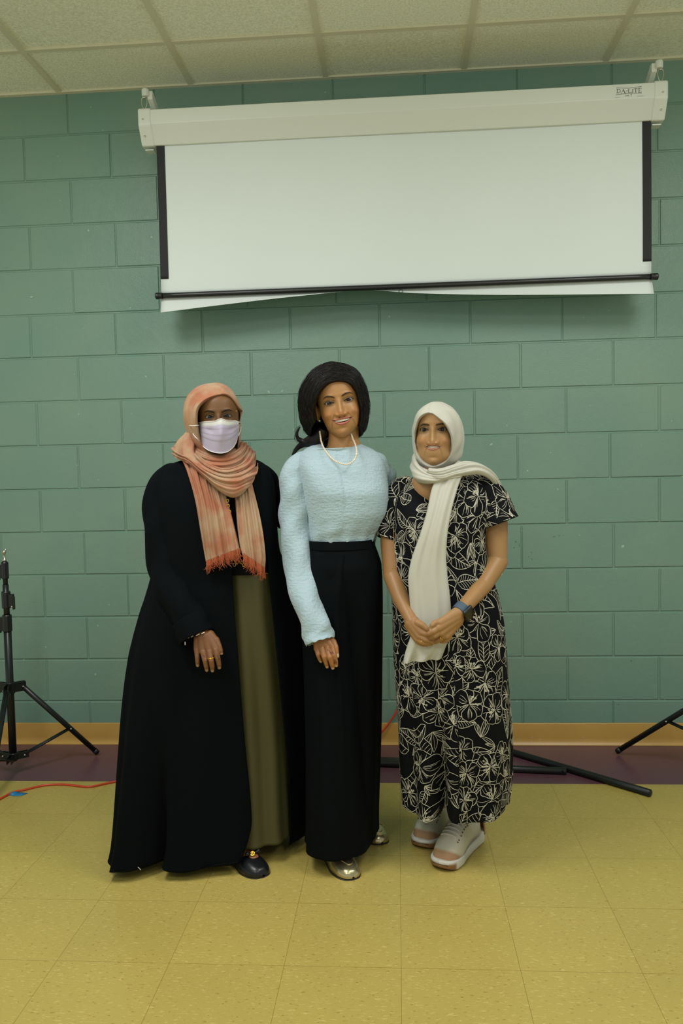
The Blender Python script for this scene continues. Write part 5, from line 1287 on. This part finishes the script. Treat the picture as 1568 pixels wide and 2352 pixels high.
# ---- floral print: ivory pen lines drawn in cloth coordinates, in metres
def smooth_line(p, n=None):
    p = np.array(p, float); return cr(p, n or max(6, 5*len(p)))
def inside(poly, q):
    x, y = q[:, 0], q[:, 1]; r_ = np.zeros(len(q), bool); px, py = poly[:, 0], poly[:, 1]
    for i in range(len(poly)):
        j = i-1
        c = (py[i] > y) != (py[j] > y)
        if c.any(): r_ ^= c & (x < (px[j]-px[i])*(y-py[i])/(py[j]-py[i]+1e-15)+px[i])
    return r_
def cut_lines(lines, poly):
    lo, hi = poly.min(0), poly.max(0); out = []
    for q, w_ in lines:
        if (q.max(0) < lo).any() or (q.min(0) > hi).any(): out.append((q, w_)); continue
        m_ = inside(poly, q)
        if not m_.any(): out.append((q, w_)); continue
        k = np.where(~m_)[0]
        if len(k) == 0: continue
        for run in np.split(k, np.where(np.diff(k) > 1)[0]+1):
            if len(run) >= 3: out.append((q[run], w_))
    return out
def blossom(r_, rg):
    """open flower as layered petals: list of (outline polygon, lines)"""
    n_ = int(rg.integers(5, 7)); a0 = rg.uniform(0, 6.28); lay = []
    for k in rg.permutation(n_):
        a = a0+k*2*np.pi/n_+rg.normal(0, .1); L_ = r_*rg.uniform(.85, 1.15); w_ = L_*rg.uniform(.40, .52); d = np.array([math.cos(a), math.sin(a)]); e = np.array([-d[1], d[0]])
        ts = np.linspace(0, 1, 7); pr_ = np.array([.06, .34, .70, .96, 1.0, .72, .0]); wv = rg.normal(0, .07, 7)
        lf = [d*L_*t_+e*w_*(pr_[i]*(1+wv[i])) for i, t_ in enumerate(ts)]; rt = [d*L_*t_-e*w_*(pr_[i]*(1+wv[-i])) for i, t_ in enumerate(ts)]
        lf, rt = smooth_line(lf, 26), smooth_line(rt, 26); ln = [(lf, 1.0), (rt, 1.0)]
        for j in range(int(rg.integers(3, 6))):
            o = rg.uniform(-.75, .75); l0, l1 = rg.uniform(.12, .3), rg.uniform(.5, .9)
            ln.append((smooth_line([d*L_*l0+e*w_*o*.2, d*L_*(l0+l1)/2+e*w_*o*.75, d*L_*l1+e*w_*o*.8], 14), .6))
        lay.append((np.vstack([lf, rt[::-1]]), ln))
    ln = []
    for j in range(int(rg.integers(4, 8))):
        a = a0+rg.uniform(-.9, .9); L_ = r_*rg.uniform(.3, .58); d = np.array([math.cos(a), math.sin(a)]); e = d*L_; s_ = np.array([-d[1], d[0]])*rg.normal(0, .07)*r_
        ln.append((smooth_line([d*.02*r_, d*L_*.5+s_, e], 12), .9)); q = np.linspace(0, 6.28, 9); ln.append((np.stack([e[0]+.045*r_*np.cos(q), e[1]+.045*r_*np.sin(q)], 1), .9))
    lay.append((None, ln)); return lay
def leaflay(L_, rg, wide):
    b_ = rg.normal(0, .16)*L_; ts = np.linspace(0, 1, 10); mid = np.stack([ts*L_, b_*np.sin(np.pi*ts)], 1); w_ = wide*L_*np.sin(np.pi*ts**.7)**.85; w_[-1] = 0; w_[0] = 0
    up_, dn = smooth_line(mid+np.stack([0*ts, w_], 1), 30), smooth_line(mid-np.stack([0*ts, w_*rg.uniform(.7, 1.1)], 1), 30); ln = [(smooth_line(mid, 24), 1.1), (up_, 1.0), (dn, 1.0)]
    for i in range(1, 8):
        for e in (up_, dn):
            if rg.random() < .85: tg = mid[i]*.1+e[min(29, int((i+1.6)/9*29))]*.9; ln.append((smooth_line([mid[i], mid[i]*.5+tg*.5+np.array([.018*L_, 0]), tg], 10), .6))
    return [(np.vstack([up_, dn[::-1]]), ln)]
def spray(L_, rg):
    """narrow feathery sprig of curved blades"""
    lay = []
    for j in range(int(rg.integers(4, 7))):
        a = rg.uniform(-.9, .9); l = L_*rg.uniform(.6, 1.1); w_ = l*.11; ts = np.linspace(0, 1, 7); cu = rg.normal(0, .2)*l
        mid = np.stack([ts*l, cu*ts**2], 1); ca, sa = math.cos(a), math.sin(a); R_ = np.array([[ca, sa], [-sa, ca]])
        up_, dn = smooth_line((mid+np.stack([0*ts, w_*np.sin(np.pi*ts)], 1)) @ R_, 20), smooth_line((mid-np.stack([0*ts, w_*np.sin(np.pi*ts)], 1)) @ R_, 20)
        lay.append((np.vstack([up_, dn[::-1]]), [(up_, .9), (dn, .9), (smooth_line(mid[:-1] @ R_, 16), .5)]))
    return lay
def scatter(W_, H_, rg, step=.047):
    """motifs layered over a W x H cloth, each hiding what lies under it"""
    pts = []; lines = []
    for _ in range(9000):
        p = np.array([rg.uniform(0, W_), rg.uniform(0, H_)])
        if all((p[0]-q[0])**2+(p[1]-q[1])**2 > step*step for q in pts): pts.append(p)
    kinds = [rg.random() for _ in pts]
    order = sorted(range(len(pts)), key=lambda i: (0 if kinds[i] < .22 else (1 if kinds[i] < .62 else 2), rg.random()))
    cells = {}
    for i in order:
        p, k = pts[i], kinds[i]; a = rg.uniform(0, 6.28); R_ = np.array([[math.cos(a), math.sin(a)], [-math.sin(a), math.cos(a)]])
        lay = spray(rg.uniform(.05, .08), rg) if k < .22 else (leaflay(rg.uniform(.065, .105), rg, rg.uniform(.20, .30)) if k < .62 else blossom(rg.uniform(.040, .056), rg))
        if k >= .22 and k < .62: lay = [(pl-np.array([.045, 0]) if pl is not None else None, [(q-np.array([.045, 0]), w_) for q, w_ in ln]) for pl, ln in lay]
        for poly, ln in lay:
            if poly is not None: lines = cut_lines(lines, poly @ R_+p)
            lines += [(q @ R_+p, w_) for q, w_ in ln]
    return lines
def print_on(G, wrap, lines, W_, H_, mb_, wd=.0017, lift=.0022, u0=0.0, u1=1.0):
    """lay pen lines on garment grid G (rows x cols): cloth x -> column, cloth y -> row"""
    nz, nt, _ = G.shape
    du = np.roll(G, -1, 1)-np.roll(G, 1, 1) if wrap else np.gradient(G, axis=1)
    dv = np.gradient(G, axis=0); N = np.cross(du, dv); N /= np.linalg.norm(N, axis=2)[..., None]+1e-12
    cen = G.mean(axis=1, keepdims=True)
    if ((G-cen)*N).sum() < 0: N = -N
    def samp(A, c, r):
        c0_ = np.floor(c).astype(int); r0_ = np.clip(np.floor(r).astype(int), 0, nz-2); fc_, fr_ = (c-c0_)[:, None], (r-r0_)[:, None]
        c1_ = (c0_+1) % nt if wrap else np.clip(c0_+1, 0, nt-1); c0_ = c0_ % nt if wrap else np.clip(c0_, 0, nt-1)
        return (A[r0_, c0_]*(1-fc_)+A[r0_, c1_]*fc_)*(1-fr_)+(A[r0_+1, c0_]*(1-fc_)+A[r0_+1, c1_]*fc_)*fr_
    for k, (pl, w_) in enumerate(lines):
        c = (u0+(u1-u0)*pl[:, 0]/W_)*(nt if wrap else nt-1); r = pl[:, 1]/H_*(nz-1)
        ok = (r >= 0) & (r <= nz-1.001) & ((c >= 0) & (c <= (nt if wrap else nt-1)))
        if ok.sum() < 3: continue
        i0, i1 = np.where(ok)[0][0], np.where(ok)[0][-1]+1
        if not ok[i0:i1].all(): i1 = i0+int(np.argmin(ok[i0:i1]));
        if i1-i0 < 3: continue
        c, r = c[i0:i1], r[i0:i1]; p = samp(G, c, r); n_ = samp(N, c, r); n_ /= np.linalg.norm(n_, axis=1)[:, None]+1e-9
        T = np.gradient(p, axis=0); S_ = np.cross(n_, T); S_ /= np.linalg.norm(S_, axis=1)[:, None]+1e-9
        m_ = len(p); wv = wd*w_*(.55+.55*np.sin(np.pi*np.linspace(.06, .94, m_)))/2
        p = p+n_*(lift+.00005*(k % 7)); V = np.concatenate([p-S_*wv[:, None], p+S_*wv[:, None]])
        mb_.add(V, [[i, i+1, m_+i+1, m_+i] for i in range(m_-1)])
M_dress = mat('black_dress_cloth', (6, 8, 12), .8, spec=.15, bump=(450, .15, .0008))
M_print = mat('ivory_print', (198, 195, 176), .8, noise=(60, .12))
rg = np.random.default_rng(5)
zx = P(1000, 1500, YR)[2]
def fd(th, s, z):
    k = ss(.62, .0, s)
    f = -.060*k*np.exp(-((th-4.40)/.13)**2)+.012*k*np.exp(-((th-4.12)/.18)**2)+.016*k*np.exp(-((th-4.75)/.22)**2)
    f = f+k*(.007*np.sin(th*6+.5)+.004*np.sin(th*11))+.003*np.sin(th*5+14*s)*ss(.4, .7, s)
    f = f-.03*k*np.exp(-((th-5.75)/.06)**2)*ss(.2, .0, s)
    f = f+.012*(np.exp(-((th-4.2)/.4)**2)+np.exp(-((th-5.2)/.4)**2))*np.exp(-((z-1.17)/.08)**2)
    return f
rowsD = [(1082, 972, 1062, .02, .055), (1090, 955, 1082, .02, .066), (1102, 935, 1105, .015, .080), (1118, 917, 1122, .01, .092), (1140, 905, 1128, .0, .102), (1180, 898, 1128, -.005, .116), (1215, 897, 1118, -.01, .122), (1250, 898, 1114, -.012, .124), (1300, 899, 1120, -.015, .127), (1350, 899, 1136, -.015, .132), (1400, 899, 1149, -.015, .138),
         (1450, 901, 1157, -.015, .142), (1500, 903, 1162, -.015, .145), (1600, 911, 1168, -.015, .147), (1700, 917, 1173, -.015, .140), (1800, 922, 1170, -.01, .132), (1850, 926, 1163, -.01, .128)]
Gd = gloft(rowsD, YR, 360, 260, 2.2, fd, zlast=.185)
# hem dips in two front lobes, vent at the right side
th_ = np.linspace(-np.pi/2, 1.5*np.pi, 360, endpoint=False); th_ = np.where(th_ < 0, th_+2*np.pi, th_)
for i in range(260):
    k = ss(.75, 1.0, i/259.); Gd[i, :, 2] += -k*(.014*np.exp(-((th_-4.85)/.28)**2)-.030*np.exp(-((th_-4.42)/.10)**2)+.006*np.sin(th_*5))
# V neck: pull the front centre of the top rows down
cN = int(round((4.56+np.pi/2-2*np.pi) % (2*np.pi)/(2*np.pi)*360)) % 360
for i in range(260):
    s_ = i/259.
    k = max(0.0, 1-s_/.20)
    th0 = 4.47; prof_ = np.exp(-np.abs((th_-th0)/.34)**1.05)
    Gd[i, :, 2] -= .115*k**1.2*prof_
dr = gmesh('floral_dress', Gd, M_dress, perR, th=.002)
lines = scatter(1.14, 1.02, rg)
mbp = MB(); print_on(Gd, True, lines, 1.14, 1.02, mbp)
tag(mbp.build('floral_print', M_print, dr, smooth=False), label='ivory line drawing of flowers and leaves')
def wrd(s, a): return .003*np.sin(a*2+s*8)*ss(.1, .5, s)
sA = ptube([(945, 1104, YR+.01, 12), (925, 1118, YR+.005, 24), (910, 1145, YR+.0, 30), (900, 1180, YR-.01, 29), (893, 1215, YR-.02, 26.5), (889.5, 1240, YR-.028, 25)], 70, 60, wrd)
sA[-12:, :, 2] += (np.linspace(0, 1, 12)[:, None])*(-.5)*(sA[-12:, :, 0]-sA[-12:, :, 0].mean())*.5
sBn = ptube([(1070, 1100, YR+.01, 14), (1090, 1112, YR+.008, 28), (1112, 1135, YR+.0, 39), (1128, 1165, YR-.005, 46), (1143, 1203, YR-.01, 51)], 80, 70, wrd)
for nm, G_, W2, H2 in (('dress_sleeve', sA, .24, .22), ('dress_sleeve', sBn, .44, .20)):
    o = gmesh(nm, G_, M_dress, dr, th=.002)
    m2 = MB(); print_on(G_, True, scatter(W2, H2, rg), W2, H2, m2); m2.build('floral_print', M_print, o, smooth=False)
for G_, nm in ((sBn, 'sleeve_hem'), (sA, 'sleeve_hem')):
    pass
# ---- cream headscarf
M_cream = mat('cream_scarf', (184, 183, 169), .85, sheen=.1, bump=(600, .15, .0008))
E_ = [(987, 949), (1003, 957), (1021, 973), (1033, 991), (1038.5, 1012), (1037, 1036), (1026, 1056), (1008, 1067), (990, 1070), (972, 1061), (959, 1041), (954, 1014), (956, 986), (967, 962)]
O_ = [(1001, 922), (1030, 932), (1050, 950), (1059, 972), (1065, 1002), (1063, 1030), (1057, 1055), (1028, 1088), (992, 1098), (962, 1080), (951, 1050), (947, 1010), (948, 975), (966, 940)]
w6, w7 = wob(41, 4, 6), wob(42, 4, 7)
def hfR(u, al, t):
    right = np.exp(-((u-.20)/.14)**2)
    return .009*np.exp(-((u-.94)/.07)**2)*np.exp(-((al-.85)/.45)**2)+.0026*np.sin(al*13+3*w6(u*6))*right+.0012*np.sin(al*8+3*w7(u*7))+.0022*np.exp(-(t/.05)**2)
V, F, G = cap((998, 990), E_, O_, YR, .118, .115, 220, 90, True, hfR, rim=.010)
mbs = MB(); mbs.add(V, F)
def yr(y): return YR-y
# under the chin
rib([(952, 1045, yr(.0)), (962, 1066, yr(.06)), (982, 1080, yr(.09)), (1005, 1084, yr(.095)), (1030, 1078, yr(.08)), (1052, 1058, yr(.03))],
    [(953, 1085, yr(.0)), (962, 1096, yr(.06)), (984, 1104, yr(.10)), (1008, 1104, yr(.105)), (1035, 1096, yr(.08)), (1060, 1082, yr(.02))], .0025, 1.6, .3, .010, mbx=mbs)
rib([(951, 1040, yr(.01)), (958, 1062, yr(.07)), (976, 1082, yr(.105)), (1003, 1096, yr(.12)), (1035, 1099, yr(.118)), (1060, 1098, yr(.10))],
    [(954, 1102, yr(.02)), (960, 1107, yr(.085)), (978, 1111, yr(.115)), (1000, 1110, yr(.125)), (1030, 1104, yr(.125)), (1058, 1100, yr(.105))], .003, 1.3, 2.2, .012, mbx=mbs)
# swath over the shoulder
rib([(985, 1076, yr(.098)), (1010, 1077, yr(.115)), (1040, 1068, yr(.10)), (1065, 1060, yr(.07)), (1090, 1064, yr(.05)), (1113, 1076, yr(.035)), (1132, 1095, yr(.015)), (1146, 1118, yr(-.02)), (1150, 1140, yr(-.05))],
    [(990, 1098, yr(.115)), (1015, 1104, yr(.135)), (1045, 1096, yr(.125)), (1075, 1091, yr(.10)), (1098, 1089, yr(.085)), (1116, 1095, yr(.07)), (1130, 1108, yr(.045)), (1139, 1126, yr(.01)), (1141, 1144, yr(-.02))], .0035, 2.2, 1.0, .012, 110, 50, mbx=mbs)
# long hanging end down the front, flared below the hands
rib([(998, 1103, yr(.12)), (989, 1130, yr(.132)), (980, 1175, yr(.15)), (965, 1225, yr(.162)), (946, 1280, yr(.166)), (937, 1325, yr(.168)), (940, 1375, yr(.172)), (944, 1430, yr(.176)), (942, 1462, yr(.18)), (930, 1500, yr(.178)), (925, 1522, yr(.176))],
    [(1060, 1096, yr(.11)), (1050, 1125, yr(.13)), (1038, 1170, yr(.155)), (1028, 1225, yr(.17)), (1025, 1280, yr(.172)), (1028, 1325, yr(.174)), (1034, 1375, yr(.176)), (1036, 1420, yr(.178)), (1033, 1460, yr(.18)), (1022, 1492, yr(.178)), (1014, 1512, yr(.176))], .003, 1.7, .4, .010, 170, 60, .9, mbx=mbs,
    extra=lambda S, T: ss(.86, 1.0, S)*(.010*np.sin(T*15+.5)))
# tail of the scarf hanging behind the arm
rib([(1140, 1110, yr(-.05)), (1152, 1180, yr(-.09)), (1156, 1260, yr(-.10)), (1153, 1322, yr(-.10))], [(1110, 1110, yr(-.08)), (1120, 1180, yr(-.12)), (1128, 1260, yr(-.12)), (1130, 1320, yr(-.12))], .002, 1.5, 0, .005, 60, 20, mbx=mbs)
sc_ = mbs.build('headscarf', M_cream, perR); solid(sc_, .0011, 1)
# ---- sneakers
M_up = mat('sneaker_upper', (205, 200, 178), .8, attr=True, bump=(260, .3, .0012))
M_mid = mat('sneaker_midsole', (212, 210, 200), .55, attr=True); M_outs = mat('rubber_outsole', (134, 96, 60), .6); M_lace = mat('shoe_lace', (200, 196, 178), .8); M_tng = mat('sneaker_tongue', (120, 108, 96), .8)
M_sock = mat('white_sock', (206, 206, 200), .9); M_eylet = mat('lace_eyelet', (120, 90, 62), .7)
def sneaker(heel, toe):
    W_ = .098; G, (h_, d_, pr_, L_) = shoe_shell(heel, toe, W_, .058, .088, .078, .022, open_from=.36, dish=.045, n=80, m=72)
    C = np.zeros(G.shape)
    for i in range(80):
        u = (1-math.cos(np.pi*i/79))/2
        for j in range(72):
            zz_ = G[i, j, 2]-.022; x = (G[i, j, :2]-h_-d_*u*L_) @ pr_
            c = np.array(lin((202, 197, 176))); tan_ = np.array(lin((168, 132, 98))); gry = np.array(lin((140, 126, 108))); hl_ = np.array(lin((172, 116, 78)))
            zt = .010+.030*ss(.74, .97, u); kt = ss(.006, -.006, zz_-zt)*ss(.70, .76, u); c = c*(1-kt)+tan_*kt
            kg = ss(.005, -.005, zz_-(.012+.008*math.sin(u*4)))*ss(.76, .70, u)*ss(.08, .12, u); c = c*(1-kg)+gry*kg
            kh = ss(.13, .10, u); c = c*(1-kh)+hl_*kh
            C[i, j] = c
    sh = mk('sneaker', G.reshape(-1, 3), grid_faces(80, 72, True), M_up, perR, col=C.reshape(-1, 3))
    # chunky sole: flared outline, rocker toe
    S_ = []; n_ = 80; t = (1-np.cos(np.linspace(0, np.pi, n_)))/2
    prof = [(.0, .92, 0), (.0, .98, .004), (.003, 1.02, 0), (.008, 1.05, .010), (.014, 1.06, 0), (.020, 1.06, .018), (.026, 1.04, 0), (.031, 1.02, .026), (.032, .92, .030)]
    def out(u, k):
        w_ = W_/2*float(pch(u, [0, .03, .12, .35, .55, .72, .86, .96, 1.0], [.02, .48, .80, .82, .90, 1.02, .92, .58, .03]))*k; return w_
    V = []; rows = []
    for (z, k, _) in prof:
        ring = []
        for sgn, us in ((1, t), (-1, t[::-1])):
            for u in us:
                uu = -.02+u*1.05; p = h_+d_*(uu*L_+(.004 if k > 1 else 0)*(1 if u > .5 else -1))+pr_*(sgn*out(u, k)+.006*math.sin(u*3))
                zt = z+(.014*max(0, (u-.82)/.18)**1.5)*(1 if z < .02 else .4)+(.010*max(0, (.12-u)/.12)**1.5)*(1 if z < .02 else .3)
                if z > .02: zt += .010*math.exp(-((u-.05)/.14)**2)
                ring.append(np.append(p, zt))
        rows.append(ring)
    R_ = np.array(rows); m_ = R_.shape[1]; F = grid_faces(len(prof), m_, True)+[list(range(m_))[::-1], [(len(prof)-1)*m_+i for i in range(m_)]]
    Rf = R_.reshape(-1, 3); uf = ((Rf[:, :2]-h_) @ d_)/L_
    kb = np.maximum(ss(.90, .935, uf)*ss(.030, .024, Rf[:, 2]), ss(.004, .002, Rf[:, 2]))[:, None]
    Cm_ = np.array(lin((208, 206, 196)))*(1-kb)+np.array(lin((134, 96, 60)))*kb
    mk('midsole', Rf, F, M_mid, sh, col=Cm_)
    # laces, tongue, collar, sock
    ts_ = lambda u: int(np.argmin(np.abs((1-np.cos(np.linspace(0, np.pi, 80)))/2-u)))
    for u in (.76, .70, .64, .58, .52, .46):
        row = G[ts_(u)]; c = row[18]; seg = np.array([row[j] for j in range(12, 25)]); seg[:, 2] += .0022
        lc = tube(cr(seg, 20), .0026, 8, ell=.0016); mk('lace', lc[0], lc[1], M_lace, sh)
    mbe_ = MB()
    for u in (.78, .73, .67, .61, .55, .49, .44):
        row = G[ts_(u)]
        for j in (10, 26):
            V, F = sphere(row[j]+np.array([0, 0, .0008]), .0030, 8, 6); mbe_.add(V, F)
    tag(mbe_.build('eyelets', M_eylet, sh), kind='stuff')
    top = np.append(h_+d_*L_*.40, .108); V, F = sphere((0, 0, 0), 1, 24, 12, (.026, .009, .030)); dd = np.append(d_, 0); pp = np.append(pr_, 0); upv = np.array([0, 0, 1.0])
    V = np.array([top+pp*p[0]+(dd*.45+upv*.9)*0+(-dd*.55+upv*.83)*p[2]+(dd*.83+upv*.55)*p[1] for p in V]); mk('tongue', V, F, M_tng, sh)
    V, F = sphere((0, 0, 0), 1, 16, 8, (.014, .002, .004)); V = np.array([top+(dd*.83+upv*.55)*.0085+pp*p[0]+(-dd*.55+upv*.83)*p[2]+(dd*.83+upv*.55)*p[1] for p in V]); mk('tongue_logo', V, F, M_lace, sh)
    cen = h_+d_*L_*.20; a = np.linspace(0, 2*np.pi, 40, endpoint=False)
    Gk = np.array([[np.append(cen+d_*(.040*k*math.cos(q)+sft)+pr_*(.032*k*math.sin(q)), z) for q in a] for z, k, sft in ((.05, 1.15, .01), (.085, 1.12, .008), (.105, 1.05, .004), (.135, .95, .0), (.150, .93, 0))])
    so = gmesh('sock', Gk, M_sock, perR); solid(so, .002, 1)
    hp_ = np.array([[np.append(h_+d_*(L_*.05)+(-d_*math.cos(q)*.036*k+pr_*math.sin(q)*.034*k)+d_*.02, z) for q in np.linspace(-1.35, 1.35, 24)] for z, k in ((.03, 1.16), (.06, 1.12), (.09, 1.0), (.102, 1.02))])
    hc = mk('heel_counter', hp_.reshape(-1, 3), grid_faces(4, 24), mat('heel_tan', (176, 128, 92), .7), sh); solid(hc, .004, 1)
    return sh
sneaker(hR1, tR1); sneaker(hR2, tR2)
